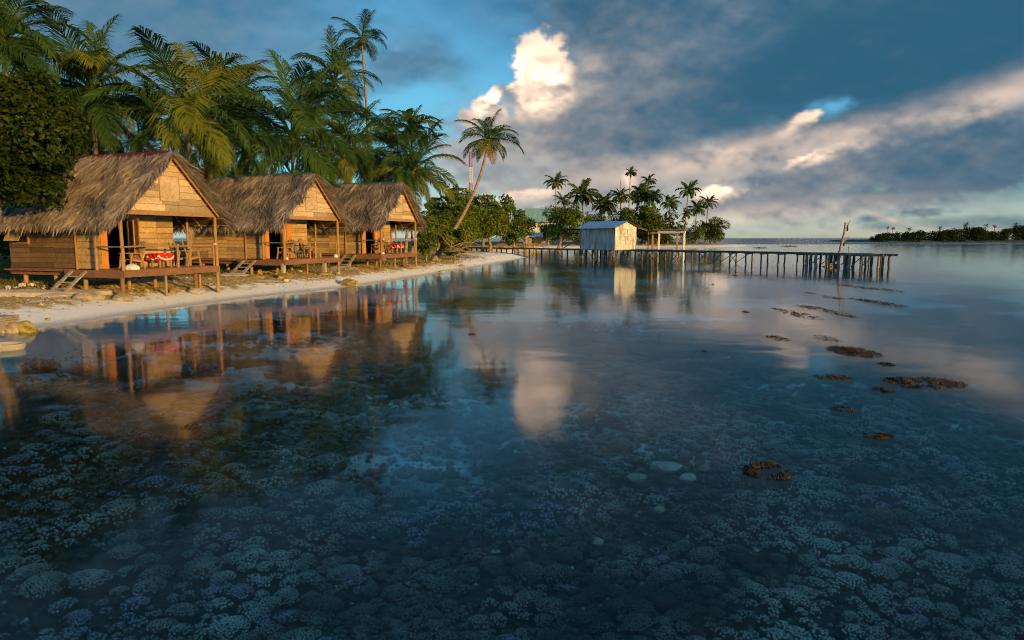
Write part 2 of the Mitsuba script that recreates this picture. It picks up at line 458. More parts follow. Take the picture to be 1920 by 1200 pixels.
_line = smooth_line(SHORE)
_poly = Polygon(_line)
_ring = np.array([_poly.exterior.interpolate(t).coords[0] for t in np.arange(0, _poly.exterior.length, 0.4)])
_tree = cKDTree(_ring)


def shore_distance(x, y):
    p = np.stack([np.ravel(x), np.ravel(y)], -1)
    d = _tree.query(p)[0]
    ins = shapely.contains_xy(_poly, p[:, 0], p[:, 1])
    return np.where(ins, d, -d).reshape(np.shape(x))


def ground(x, y, bumps=True):
    x, y = np.asarray(x, float), np.asarray(y, float)
    d = shore_distance(x, y)
    land = np.where(d < 2.4, 0.19 * d, 0.456 + 0.045 * np.minimum(d - 2.4, 14))
    sea = np.where(d > -2.5, 0.11 * d, -0.275 + 0.02 * np.maximum(d + 2.5, -11))
    z = np.where(d > 0, land, sea)
    if bumps:
        p = np.stack([x * 0.7, y * 0.7, 0 * x], -1)
        k = np.clip(np.abs(d) / 2.5, 0, 1)
        z = z + k * (0.16 * (meshkit.fbm(p, 3, 2) - 0.5)) + np.clip(-d / 2, 0, 1) * 0.14 * (meshkit.fbm(p * 4, 3, 5) - 0.5)
        z = np.where(d < -0.3, np.minimum(z, -0.03), z)
    return z


def G(x, y):
    return float(ground(np.array([x]), np.array([y]))[0])


def sheet(xs, ys, fn):
    X, Y = np.meshgrid(xs, ys)
    Z = fn(X, Y)
    v = np.stack([X, Y, Z], -1).reshape(-1, 3)
    n, m = len(ys), len(xs)
    i, j = np.meshgrid(np.arange(n - 1), np.arange(m - 1), indexing="ij")
    a = (i * m + j).ravel()
    return v, np.vstack([np.stack([a, a + 1, a + m + 1], 1), np.stack([a, a + m + 1, a + m], 1)])


def grow(a, b, s0, k):
    out, s = [a], s0
    while out[-1] < b:
        out.append(out[-1] + s)
        s *= k
    return np.array(out)


xs = np.concatenate([-grow(3, 230, 0.14, 1.018)[::-1], np.arange(-2.9, 3, 0.14), grow(3, 330, 0.14, 1.018)])
ys = np.concatenate([np.arange(-45, 1, 2.5), np.arange(1, 48, 0.14), grow(48, 410, 0.2, 1.015)])
v, f = sheet(xs, ys, ground)
d_v = shore_distance(v[:, 0], v[:, 1])
fd = d_v[f].max(1)
put("beach_ground", trimesh.Trimesh(v, f[fd > -0.6], process=False), "mat_ground", smooth=True, kind="structure", label="white sand beach rising to leaf litter and grass under the huts")
put("seabed", trimesh.Trimesh(v, f[d_v[f].min(1) < 0.02][:], process=False), "mat_seabed", smooth=True, kind="structure", label="shallow lagoon floor of dark reef and pale sand patches") if False else None
fs = f[(fd <= -0.6)]
put("seabed", trimesh.Trimesh(v, fs, process=False), "mat_seabed", smooth=True, kind="structure", label="shallow lagoon floor of dark reef and pale sand patches")


def ripple(amp, lam, stretch, far=1.0):
    def fn(X, Y):
        w = meshkit.noise(np.stack([X / (lam * stretch) + 0.15 * Y, Y / lam, 0 * X], -1), 1) + 0.5 * meshkit.noise(np.stack([X / (lam * stretch * 0.5) - 0.3 * Y, Y / (lam * 0.5) + 9, 0 * X], -1), 2)
        calm = meshkit.fbm(np.stack([X / (9 * far), Y / (5 * far), 0 * X], -1), 3, 6)
        return amp * (w - 0.75) * (0.35 + 1.3 * calm)
    return fn


def strip(xa, xb, ya, yb, dx, dy, fn):
    return sheet(np.linspace(xa, xb, int((xb - xa) / dx) + 2), np.linspace(ya, yb, int((yb - ya) / dy) + 2), fn)


wm = MB()
for a in (strip(-16, 18, 1.5, 20, 0.09, 0.06, ripple(0.0026, 0.75, 1.8)), strip(-40, 42, 20, 62, 0.25, 0.13, ripple(0.0034, 0.62, 2.2)),
          strip(-10, 150, 62, 150, 0.8, 0.30, ripple(0.0075, 1.05, 2.4, 3)), strip(-10, 330, 150, 300, 1.6, 0.7, ripple(0.022, 2.4, 2.6, 5))):
    wm.add(*a)
flat = lambda X, Y: 0 * X
for a in ((-60, -16, 1.5, 20), (18, 80, 1.5, 20), (42, 150, 20, 62), (-60, 80, -45, 1.5)):
    wm.add(*strip(a[0], a[1], a[2], a[3], 4, 4, flat))
put("lagoon_water", wm, "mat_water", smooth=True, kind="structure", label="calm clear lagoon water mirroring huts and sky")
v, f = sheet(np.concatenate([-grow(0, 9000, 60, 1.2)[::-1], grow(1, 9000, 20, 1.12)]), np.concatenate([[300.0], grow(310, 14000, 20, 1.2)]), lambda X, Y: 0 * X - 0.02)
put("sea", trimesh.Trimesh(v, f, process=False), "mat_sea", kind="structure", label="darker rippled open sea beyond the reef")
v, f = sheet(np.linspace(120, 330, 20), np.linspace(-45, 300, 20), lambda X, Y: 0 * X - 0.6)
put("seabed", trimesh.Trimesh(np.vstack([v]), f, process=False), "mat_seabed", kind="structure", label="seabed of the open lagoon further right") if False else None

# ------------------------------------------------------------------ coral on the lagoon floor


def knob_head(seed, knobs, sides, r=1.0, h=0.62):
    """A cauliflower coral: a dark dome set with short blunt branches."""
    g = np.random.default_rng(seed)
    m, base = MB(), MB()
    k = np.arange(knobs) + 0.5
    ph, rr = k * 2.39996 + g.normal(0, 0.25, knobs), np.sqrt(k / knobs) * r
    lob = 1 + 0.16 * np.sin(2 * ph + g.uniform(0, 6)) + 0.12 * np.sin(3 * ph + g.uniform(0, 6))
    rad = 0.94 * r / math.sqrt(knobs)
    xy = np.stack([rr * np.cos(ph), rr * np.sin(ph)], 1) + g.normal(0, 0.5 * r / math.sqrt(knobs), (knobs, 2))
    want = 1.75 * r / math.sqrt(knobs)
    for _ in range(30):                                    # push crowded knobs apart
        d = xy[:, None] - xy[None]
        l = np.linalg.norm(d, axis=-1) + np.eye(knobs)
        xy = xy + (d / l[..., None] * np.clip(want - l, 0, 1)[..., None] * (1 - np.eye(knobs))[..., None]).sum(1) * 0.25
        ln = np.linalg.norm(xy, axis=1)
        xy = xy * np.minimum(1, r / np.maximum(ln, 1e-6))[:, None]
    lob = 1 + 0.22 * (meshkit.noise(np.stack([xy[:, 0] * 1.5 / r + seed, xy[:, 1] * 1.5 / r, 0 * ph], -1), 3) - 0.5)
    for i in range(knobs):
        x, y = xy[i] * lob[i]
        q = min(math.hypot(*xy[i]) / r, 1)
        z = h * math.sqrt(max(1 - 0.92 * q * q, 0.02))
        nrm = unit([x * 0.5, y * 0.5, 0.9])
        a = unit(np.cross(nrm, unit(g.normal(size=3)))); b = np.cross(nrm, a)
        e = g.uniform(0.95, 1.5); s = rad * g.uniform(0.80, 1.02)
        t = np.arange(sides) * 2 * np.pi / sides
        ring = np.cos(t)[:, None] * a * e + np.sin(t)[:, None] * b * 0.82
        c = np.array([x, y, z])
        lo = c + ring * s * 0.75 - nrm * rad * 1.9; hi = c + ring * s + nrm * rad * g.uniform(-0.1, 0.25)
        top = c + nrm * rad * g.uniform(0.35, 0.6)
        kk = np.arange(sides); k2 = (kk + 1) % sides
        f = np.vstack([np.stack([kk, k2, sides + k2], 1), np.stack([kk, sides + k2, sides + kk], 1), np.stack([sides + kk, sides + k2, np.full(sides, 2 * sides)], 1)])
        m.add(np.vstack([lo, hi, top]), f)
    n = 14
    t = np.arange(n) * 2 * np.pi / n
    for i in range(1):
        R = r * 0.93 * (1 + 0.1 * np.sin(2 * t))
        rings = [np.stack([R * q * np.cos(t), R * q * np.sin(t), np.full(n, z)], 1) for q, z in ((1.0, -0.4), (0.99, 0.10), (0.84, h * 0.58), (0.48, h * 0.86))]
        v = np.vstack(rings + [[[0, 0, h * 0.95]]])
        f = []
        for a in range(3):
            for j in range(n):
                p0, p1 = a * n + j, a * n + (j + 1) % n
                f += [[p0, p1, p1 + n], [p0, p1 + n, p0 + n]]
        f += [[3 * n + j, 3 * n + (j + 1) % n, 4 * n] for j in range(n)]
        base.add(v, f)
    return m.get()[0], base.get()[0]


def scatter(n, x0, x1, y0, y1, dens, seed):
    g = np.random.default_rng(seed)
    y = y0 + (y1 - y0) * g.uniform(0, 1, n) ** 1.35
    x, k = g.uniform(-0.82, 0.82, n) * (y + 1.2), g.uniform(0, 1, n)
    keep = k < dens(x, y)
    return x[keep], y[keep]


def reef_density(x, y):
    p = np.stack([x * 0.5, y * 0.5, 0 * x], -1)
    patch = np.clip((meshkit.fbm(p, 3, 31) - 0.36) * 5, 0.0, 1)
    d = shore_distance(x, y)
    rich = np.clip((x + 4.5) / 4, 0, 1)                    # the living reef thickens away from the beach
    return np.clip(patch * (0.45 + 0.55 * rich) + 0.5 * rich, 0, 1) * np.clip((-d - 4) / 4, 0, 1)


gx, gy = scatter(46000, -20, 22, 3.0, 25.0, reef_density, 5)
inside = np.abs(gx) < 0.80 * gy + 0.8
gx, gy = gx[inside], gy[inside]
order = np.argsort(np.hypot(gx, gy))
gx, gy = gx[order], gy[order]
g = np.random.default_rng(12)
size = np.clip(g.lognormal(-2.50, 0.62, len(gx)), 0.04, 0.34)
size = size * (0.55 + 1.15 * meshkit.noise(np.stack([gx * 0.55, gy * 0.45, 0 * gx], -1), 61))
taken, keep = [], []
cell = {}
for i in range(len(gx)):                                   # heads crowd but hardly overlap
    c = (int(gx[i] // 0.8), int(gy[i] // 0.8))
    ok = True
    for a in (-1, 0, 1):
        for b in (-1, 0, 1):
            for j in cell.get((c[0] + a, c[1] + b), ()):
                if (gx[i] - gx[j]) ** 2 + (gy[i] - gy[j]) ** 2 < (0.74 * (size[i] + size[j])) ** 2:
                    ok = False
    if ok:
        cell.setdefault(c, []).append(i); keep.append(i)
gx, gy, size = gx[keep], gy[keep], size[keep]
gz = ground(gx, gy)
SIZES = (14, 34, 70, 120, 190)                              # the more knobs, the bigger the head: knobs keep their size
near_v = [knob_head(s + 10 * k, k, 6) for k in SIZES for s in range(2)]
far_v = [knob_head(s + 10 * k, max(k * 2 // 5, 7), 4) for k in SIZES for s in range(2)]
near_p = [(mikit.ply(a, "mat_coral", smooth=50), mikit.ply(b, "mat_coral_base", smooth=True)) for a, b in near_v]
N_HEADS = 300
cs, cb = MB(), MB()
for i in range(len(gx)):
    s = size[i]
    hgt = s * g.uniform(0.55, 0.95)
    pick = 2 * int(np.clip(np.searchsorted((0.070, 0.110, 0.150, 0.200), s), 0, 4)) + i % 2
    z = min(gz[i] + 0.01 + 0.12 * s, -0.05 - 0.72 * hgt)
    ang = g.uniform(0, 360)
    M = T().translate([gx[i], gy[i], z]).rotate([0, 0, 1], ang).scale([s, s * g.uniform(0.75, 1.1), hgt])
    if i < N_HEADS:
        k = thing("coral_head", "rounded branching coral head among many others on the shallow reef floor in the foreground", "coral", "coral heads on the lagoon floor")
        a, b = near_p[pick]
        scene[k + "__branches"] = {**a, "to_world": M}
        scene[k + "__base"] = {**b, "to_world": M}
    else:
        a, b = (near_v if gy[i] < 6.5 else far_v)[pick]
        mt = np.array(M.matrix, float).reshape(4, 4)
        cs.add(np.array(a.vertices) @ mt[:3, :3].T + mt[:3, 3], a.faces)
        cb.add(np.array(b.vertices) @ mt[:3, :3].T + mt[:3, 3], b.faces)
put("coral_bed", cs, "mat_coral", kind="stuff", smooth=False, label="crowded mass of small corals further out on the lagoon floor", cat="coral bed")
put("coral_rubble", cb, "mat_coral_base", kind="stuff", smooth=False, label="dark dead coral rock under the crowded corals", cat="coral rubble")

def rubble():
    g = np.random.default_rng(90)
    n = 30000
    y = 3.2 + 15 * g.uniform(0, 1, n) ** 1.3
    x = g.uniform(-0.85, 0.85, n) * (y + 1.5)
    p = np.stack([x * 0.8, y * 0.8, 0 * x], -1)
    ok = (g.uniform(0, 1, n) < np.clip((meshkit.fbm(p, 3, 71) - 0.30) * 4, 0.1, 1)) & (shore_distance(x, y) < -3)
    x, y = x[ok], y[ok]; n = len(x)
    z = ground(x, y)
    ico = trimesh.creation.icosphere(0)
    iv, fi = np.array(ico.vertices), np.array(ico.faces)
    s = np.minimum(g.lognormal(-3.95, 0.45, n), 0.045)
    v = iv[None] * g.uniform(0.6, 1.25, (n, 12, 1)) * np.stack([s, s * g.uniform(0.5, 1, n), s * g.uniform(0.4, 0.9, n)], -1)[:, None] + np.stack([x, y, z + 0.1 * s], -1)[:, None]
    f = fi[None] + 12 * np.arange(n)[:, None, None]
    pal = np.array([[0.05, 0.05, 0.035], [0.10, 0.10, 0.07], [0.20, 0.20, 0.16], [0.12, 0.085, 0.06], [0.34, 0.35, 0.30]])
    col = pal[g.choice(5, n, p=(.3, .3, .2, .12, .08))] * g.uniform(0.7, 1.2, n)[:, None]
    put("reef_rubble", trimesh.Trimesh(v.reshape(-1, 3), f.reshape(-1, 3), process=False), "mat_vertex", kind="stuff", color=np.repeat(col, 12, 0), label="small broken coral pieces strewn over the lagoon floor", cat="rubble")


rubble()

# pale flat rocks lying among the corals
for px, py, w, lab in ((1250, 872, 62, "largest pale flat rock lying under water among the corals"), (1195, 893, 36, "smaller pale rock just left of the largest submerged rock"), (1290, 893, 30, "pale rock just right of the largest submerged rock"),
                       (1320, 875, 20, "small upright pale stone right of the submerged flat rocks"), (1236, 952, 22, "small pale conical shell stone on the reef below the flat rocks"), (1122, 1012, 22, "pale cone shaped shell lying on the reef in the middle foreground")):
    q = on(px, py, -0.22)
    r = w / 2 * q[1] / FPX
    put("submerged_rock", rock((q[0], q[1], -0.24), (r, r * 0.75, 0.05 if w > 25 else r * 0.6), px, 3, 0.42), "mat_stone", smooth=True, label=lab, cat="rock")


# coral and rock that breaks the surface
def reef_patch(px, py, w, dep, label, seed, tall=0.07, ring=False):
    g = np.random.default_rng(seed)
    c = on(px, py, 0.0)
    rx = w / 2 * c[1] / FPX
    ry = min(dep * rx, 6.0)
    n = int(np.clip(260 * w / 60, 18, 520))
    m = MB()
    s0 = max(0.014, rx / math.sqrt(n) * 1.35)
    k = 0
    while k < n:
        u, v = g.uniform(-1, 1, 2)
        rr = math.hypot(u, v)
        if rr > 1 or (ring and rr < 0.55):
            continue
        x, y = c[0] + rx * u, c[1] + ry * v
        nn = meshkit.fbm(np.array([[x / (0.35 * rx + 0.05), y / (0.35 * rx + 0.05), seed * 1.0]]), 3, 4)[0]
        k += 1
        if nn < 0.40 or (ring and nn < 0.42):
            continue
        top = 0.65 * tall * (0.35 + 1.2 * (nn - 0.35)) * (1.1 - 0.8 * (0 if ring else rr)) * g.uniform(0.6, 1.3)
        s = s0 * g.uniform(0.5, 1.1)
        mm = trimesh.creation.icosphere(1)
        vv = np.array(mm.vertices)
        vv = vv * (1 + 0.9 * (meshkit.noise(vv * 2.6 + k * 7, seed) - 0.5))[:, None]
        m.add(vv * [s, s * 0.8, max(top, 0.012) + 0.04] + [x, y, -0.05], mm.faces)
        for _ in range(3):
            a = g.uniform(-0.8, 0.8, 2) * s
            m.tube([[x + a[0], y + a[1], -0.03], [x + a[0] * 1.5, y + a[1] * 1.5, max(top, 0.01) * g.uniform(0.8, 1.5)]], [s * 0.26, s * 0.12], 5)
    put("reef_patch", m, "mat_reef", smooth=False, label=label, cat="coral reef", kind="stuff" if seed in (42 + 8, 50, 52, 55, 40, 44) or seed in (45, 46, 48, 57) or "dotted" in label or "scattered" in label else None)


for i, a in enumerate([
    (1600, 660, 82, 1.8, "brown coral patch above water, just upper left of the longest dark patch", 0.10), (1662, 683, 30, 1.2, "small reddish coral strip at the lower right end of a brown patch", 0.06),
    (1730, 718, 150, 0.75, "longest dark brown coral patch standing out of the water on the right", 0.13), (1655, 731, 42, 1.2, "orange brown coral clump at the left foot of the longest dark patch", 0.10),
    (1562, 708, 66, 1.0, "thin dark coral strip left of the orange brown clump", 0.06), (1592, 767, 62, 0.8, "tan coral mound half out of the water below the thin dark strip", 0.08),
    (1646, 817, 62, 0.8, "golden coral mound on the right nearest to the foreground but one", 0.07), (1442, 884, 96, 0.9, "ring shaped brown coral patch nearest to the camera", 0.06),
    (1460, 635, 36, 2.6, "dark coral pair alone in pale water left of the pink patch", 0.08), (1551, 635, 42, 2.2, "flat pinkish coral patch awash in pale water", 0.03),
    (1500, 590, 46, 4.0, "scattered cluster of small dark corals in the middle distance", 0.09), (1520, 577, 40, 3.0, "dark coral strip just behind the scattered cluster", 0.07),
    (1560, 585, 40, 4.0, "dotted dark corals right of the scattered cluster", 0.06), (1592, 593, 22, 3.0, "small dark coral bar right of the dotted corals", 0.06),
    (1614, 562, 24, 4.0, "dark coral bar, left of the two farther bars at right", 0.10), (1652, 568, 40, 4.0, "long dark coral bar, right of the two farther bars", 0.10),
    (1560, 558, 24, 4.0, "thin dark coral line in front of the jetty's middle", 0.06), (1600, 537, 34, 5.0, "coral bar awash close in front of the jetty end", 0.10),
    (1661, 543, 28, 5.0, "flat grey coral bar right of the one close to the jetty end", 0.07), (1398, 585, 12, 2.0, "lone small dark coral knob far left of the scattered cluster", 0.12),
    (1460, 580, 18, 3.0, "small dark coral just left of the scattered cluster", 0.07), (1378, 517, 8, 2.0, "tiny brown stone out of the water before the jetty", 0.2),
    (1336, 533, 6, 2.0, "tiny brown stone left of the others before the jetty", 0.18), (1520, 550, 14, 3.0, "tiny dark coral left of the thin coral line", 0.06),
    (620, 586, 10, 1.6, "tiny yellow stone in the mirror image of the middle hut", 0.14), (885, 627, 14, 1.4, "yellowish floating stone alone in the middle of the lagoon", 0.08), (358, 800, 30, 1.4, "dark coral knob in the mirror image of the first hut's gable", 0.08),
    (1320, 658, 12, 2.0, "tiny brown coral tip in the pale water left of the pink patch", 0.03), (1425, 465, 24, 2.0, "low dark rocks in far shallow water behind the jetty, left", 0.4), (1480, 462, 26, 2.0, "low dark rocks in far shallow water behind the jetty, right", 0.5),
]):
    reef_patch(a[0], a[1], a[2], a[3], a[4], 40 + i, a[5], ring="ring" in a[4])

# ------------------------------------------------------------------ the three huts
THATCH = np.array([[0.20, 0.17, 0.155], [0.29, 0.235, 0.20], [0.15, 0.13, 0.13], [0.37, 0.30, 0.22], [0.26, 0.235, 0.235], [0.10, 0.085, 0.08]])


def thatch(L, g, a_top, z_top, da, dz, b0, b1, n, side):
    """Loose dry leaf strands over one roof slope: root on the slope, lying downslope, curling at the ends."""
    slen = math.hypot(da, dz)
    es = np.array([side * da, 0, -dz]) / slen
    eb = np.array([0, 1.0, 0])
    en = np.array([side * dz, 0, da]) / slen
    n_edge = n // 6
    t = g.uniform(0, 1, n)
    s = np.concatenate([g.uniform(-0.1, 1, n - n_edge) ** 0.9 if False else g.uniform(0, 1, n - n_edge), g.uniform(0.86, 1.0, n_edge)]) * slen
    b = b0 + (b1 - b0) * t
    nf = n // 9
    b[:nf] = b0 + g.uniform(0, 0.28, nf)
    base = np.array([a_top, 0, z_top]) + s[:, None] * es + b[:, None] * eb
    clump = meshkit.noise(np.stack([b * 2.2, s * 1.6, 0 * s], -1), 5) - 0.5
    ang = clump * 1.1 + g.normal(0, 0.21, n) - 0.12
    ang[:nf] -= g.uniform(0.1, 0.6, nf)
    d = np.cos(ang)[:, None] * es + np.sin(ang)[:, None] * eb
    lift = np.abs(g.normal(0.03, 0.06, n))
    ln = g.uniform(0.35, 0.95, n)
    ln *= np.where(s > 0.85 * slen, 0.7, 1.0)
    w = g.uniform(0.012, 0.03, n)
    off = (0.01 + 0.10 * g.uniform(0, 1, n) * (0.4 + clump + 0.5))[:, None] * en
    p0 = base + off
    over = np.clip((s + 0.6 * ln - slen) / 0.5, 0, 1)
    p1 = p0 + d * (ln * 0.55)[:, None] + en * (lift * ln)[:, None]
    p1[:, 2] -= 0.10 * over
    d2 = d * (1 - 0.6 * over)[:, None] + np.array([0, 0, -1.0]) * (0.08 + 0.9 * over)[:, None] + eb * g.normal(0, 0.15, n)[:, None]
    p2 = p1 + unit(d2) * (ln * 0.45)[:, None] + en * (lift * ln * 0.2)[:, None]
    sd = unit(np.cross(d, en)) * w[:, None]
    tw = en * (w * g.uniform(-0.6, 0.6, n))[:, None]
    v = np.stack([p0 - sd, p0 + sd, p1 - sd * 0.9 + tw, p1 + sd * 0.9 - tw, p2], 1)
    f = np.array([[0, 1, 3], [0, 3, 2], [2, 3, 4]])
    F = (f[None] + np.arange(n)[:, None, None] * 5).reshape(-1, 3)
    col = THATCH[g.integers(0, len(THATCH), n)] * g.uniform(0.75, 1.25, n)[:, None] * (1 + 0.9 * clump)[:, None]
    C = np.repeat(np.clip(col, 0.02, 0.8)[:, None], 5, 1).reshape(-1, 3)
    m = MB(L)
    m.add(v.reshape(-1, 3), F, C)
    return m


HUTS = []


def make_hut(P0, zd, th, k, seed, label, ridge_mat, ridge_label, door_mat, door_open, door_label, window):
    g = np.random.default_rng(seed)
    w = np.array([math.sin(th), math.cos(th), 0]); bb = np.array([-w[1], w[0], 0])
    o = np.array([P0[0], P0[1], zd])

    def L(p):
        p = np.asarray(p, float)
        return o + k * (p[..., :1] * w + p[..., 1:2] * bb + p[..., 2:3] * np.array([0, 0, 1.0]))

    def gl(a, b):                                            # the ground there, in the hut's own heights
        q = L(np.array([a, b, 0.0]))
        return (G(q[0], q[1]) - zd) / k

    H = thing("thatched_hut", label, "hut", "thatched beach huts")
    W, HB, PD = 4.75, 6.5, 1.5
    A0, A1 = 0.36, 3.85
    new = lambda: MB(L)
    # floor, beams, stilts
    dk = key_of("deck", H)
    m = new()
    scene[dk] = mikit.ply(new().box((0.05, PD, -0.09), (W - 0.05, HB, -0.035)).get()[0], "mat_deck")
    for i in range(int(PD / 0.15)):
        b = 0.02 + i * 0.15
        put("plank", new().box((0.03 + g.uniform(-0.02, 0.02), b, -0.035), (W - 0.03 + g.uniform(-0.02, 0.02), b + 0.14, g.uniform(-0.004, 0.004))), "mat_deck", dk)
    put("front_beam", new().box((-0.03, -0.06, -0.27), (W + 0.06, 0.015, -0.005)), "mat_deck", H)
    put("side_beam", new().box((-0.05, 0.017, -0.30), (0.02, 3.0, -0.02)), "mat_deck", H)
    put("side_beam", new().box((A0 - 0.03, 3.0, -0.26), (A0 + 0.05, HB, -0.01)), "mat_deck", H)
    put("side_beam", new().box((W - 0.02, 0.017, -0.26), (W + 0.05, HB, -0.02)), "mat_deck", H)
    conc = seed % 3 == 2
    for i, (a, b, r, mat) in enumerate([(0.02, 0.12, 0.085, "mat_white" if conc else "mat_deck"), (2.15, 0.25, 0.055, "mat_post"), (3.75, 0.3, 0.09, "mat_white" if conc else "mat_deck"), (4.6, 0.9, 0.06, "mat_post"),
                                        (0.5, 2.6, 0.09, "mat_post"), (0.5, 4.2, 0.09, "mat_post"), (0.5, 5.9, 0.09, "mat_post"), (2.3, 2.4, 0.08, "mat_post"), (3.8, 2.6, 0.08, "mat_post"), (3.8, 5.6, 0.09, "mat_post"), (2.3, 5.0, 0.08, "mat_post")]):
        z0 = gl(a, b) - 0.12
        if mat == "mat_white":
            put("stilt", new().box((a - r, b - r, z0), (a + r, b + r, -0.2)), "mat_concrete", H, label="pale concrete stilt")
        else:
            put("stilt", new().tube([[a + g.uniform(-.02, .02), b, z0], [a, b, -0.15]], [r, r * 0.92], 9), mat, H, smooth=50)
    # posts and rails
    for a, b, r, low in ((0.0, 0.0, 0.068, 0), (W - 0.02, 0.03, 0.075, 1)):
        z0 = gl(a, b) - 0.15 if low else -0.02
        put("porch_post", new().tube([[a, b, z0], [a + 0.015, b, 0.6], [a - 0.01, b, 1.4], [a, b, 2.12]], [r, r * .96, r * .92, r * .88], 10), "mat_post", H, smooth=50)
    put("porch_post", new().tube([[0.03, 1.36, -0.05], [0.03, 1.36, 2.1]], [0.055, 0.05], 8), "mat_post", H, smooth=50)
    put("porch_post", new().tube([[W - 0.1, 1.5, -0.05], [W - 0.1, 1.5, 2.05]], [0.055, 0.05], 8), "mat_post", H, smooth=50)
    for a, b, r in ((2.6, 0.02, 0.05), (W - 0.18, 0.03, 0.035), (1.35, 0.9, 0.03)):
        put("rail_post", new().tube([[a, b, 0], [a, b, 0.95 if r > .03 else 1.9]], [r, r], 8), "mat_post", H, smooth=50)
    put("handrail", new().tube([[-0.12, -0.01, 0.86], [1.4, -0.01, 0.90], [2.6, -0.01, 0.87], [W + 0.16, -0.01, 0.885]], 0.032, 7), "mat_post", H, smooth=50)
    put("handrail", new().tube([[-0.005, -0.1, 0.87], [0.02, 1.5, 0.86]], 0.03, 7), "mat_grey_wood", H, smooth=50)
    put("front_lintel", new().box((-0.1, -0.05, 2.08), (W + 0.1, 0.06, 2.25)), "mat_post", H)
    put("side_lintel", new().box((-0.04, 0.065, 2.02), (0.05, 1.6, 2.14)), "mat_post", H)
    # gable
    GA, SL, ZA = W / 2, 0.985, 4.52
    gk = key_of("gable", H)
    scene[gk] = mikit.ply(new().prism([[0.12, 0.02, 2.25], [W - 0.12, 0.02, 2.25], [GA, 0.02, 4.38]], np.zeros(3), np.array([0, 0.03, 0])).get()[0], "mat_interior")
    z, h = 2.255, 0.262
    while z < 4.3:
        z1 = min(z + h - 0.014, 4.36)
        hw = lambda q: max((4.38 - q) / SL * 1.06, 0.01)
        d0, d1 = g.uniform(-0.006, 0.006), g.uniform(-0.006, 0.006)
        cuts = [-hw(z), g.uniform(-0.6, 0.6) if hw(z) > 1.2 else None, hw(z)]
        cuts = [c for c in cuts if c is not None]
        for c0, c1 in zip(cuts[:-1], cuts[1:]):
            l1, r1 = (-hw(z1) if c0 == cuts[0] else c0), (hw(z1) if c1 == cuts[-1] else c1 - 0.01)
            r0 = c1 if c1 == cuts[-1] else c1 - 0.01
            put("board", new().prism([[GA + c0, 0, z], [GA + r0, 0, z], [GA + r1, 0, z1], [GA + l1, 0, z1]], np.array([0, d0 + 0.019, 0]), np.array([0, d1 - 0.010, 0])), tone("mat_weave_pale", g), gk)
        z += h
    put("shutter_panel", new().box((GA - 0.52, -0.032, 2.66), (GA + 0.42, -0.014, 3.62)), "mat_weave_pale", gk, label="square shuttered panel in the gable")
    m = new()
    for q in (((GA - 0.55, 2.63), (GA + 0.45, 2.66)), ((GA - 0.55, 3.62), (GA + 0.45, 3.65)), ((GA - 0.55, 2.66), (GA - 0.52, 3.62)), ((GA + 0.42, 2.66), (GA + 0.45, 3.62))):
        m.box((q[0][0], -0.042, q[0][1]), (q[1][0], -0.012, q[1][1]))
    put("shutter_frame", m, "mat_post", gk)

    def wall(name, a0, b0, a1, b1, z0, z1, mat, h=0.25, nrm=(0, -1), panels=(0, 1)):
        """Boards between two plan points, proud of a backing sheet on the nrm side."""
        wk = key_of(name, H)
        n = np.array([nrm[0], nrm[1], 0.0])
        p, q = np.array([a0, b0, 0.0]), np.array([a1, b1, 0.0])
        quad = lambda u0, u1, za, zb: [p + (q - p) * u0 + [0, 0, za], p + (q - p) * u1 + [0, 0, za], p + (q - p) * u1 + [0, 0, zb], p + (q - p) * u0 + [0, 0, zb]]
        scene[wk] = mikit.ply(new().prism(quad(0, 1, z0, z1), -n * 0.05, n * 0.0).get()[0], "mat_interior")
        for u0, u1 in zip(panels[:-1], panels[1:]):
            z = z0 + 0.004 + g.uniform(0, 0.03)
            while z < z1 - 0.03:
                t = min(z + h * g.uniform(0.93, 1.05), z1 - 0.002)
                put("board", new().prism(quad(u0 + 0.003, u1 - 0.003, z, t - 0.018), n * 0.001, n * g.uniform(0.010, 0.026)), tone(mat, g), wk)
                z = t
        return wk

    # house front: jamb, doorway, open leaf, wall
    wall("front_wall", A0, PD, A0 + 0.30, PD, 0, 2.35, door_mat if door_mat == "mat_door" else "mat_door", 2.3)
    wall("front_wall", A0 + 1.25, PD, A1, PD, 0, 2.45, "mat_weave", 0.235, panels=(0, 0.62, 1))
    put("door_lintel", new().box((A0 + 0.301, PD - 0.03, 1.98), (A0 + 1.249, PD + 0.03, 2.45)), "mat_weave_shaded", H)
    dkey = key_of("door", H)
    ca, sa = math.cos(door_open), math.sin(door_open)
    h0 = np.array([A0 + 1.27, PD - 0.05, 0])
    e = np.array([-ca, -sa, 0.0]) if door_open < 2 else np.array([-ca, -sa, 0.0])
    nn = np.array([-e[1], e[0], 0])
    scene[dkey] = mikit.ply(new().prism([h0 + e * 0.0 + [0, 0, 0.03], h0 + e * 0.9 + [0, 0, 0.03], h0 + e * 0.9 + [0, 0, 1.96], h0 + [0, 0, 1.96]], -nn * 0.02, nn * 0.02).get()[0], door_mat)
    labels[dkey] = {"label": door_label}
    kb = trimesh.creation.icosphere(2, 0.035)
    put("handle", new().add(np.array(kb.vertices) + h0 + e * 0.8 + nn * 0.05 * (1 if door_open < 2 else -1) + [0, 0, 1.3], kb.faces), "mat_white", dkey, smooth=True)
    # side walls, back, inside
    wk = wall("side_wall", A0, 2.75, A0, PD + 0.01, 0, 2.35, "mat_weave", 0.26, (-1, 0))
    wall("side_wall", A0, HB, A0, 2.76, 0, 2.35, "mat_weave_shaded" if seed == 1 else "mat_weave", 0.2, (-1, 0), panels=(0, 0.3, 0.66, 1))  # nearest hut's rear boards take the dark weave: cast shadow put into colour
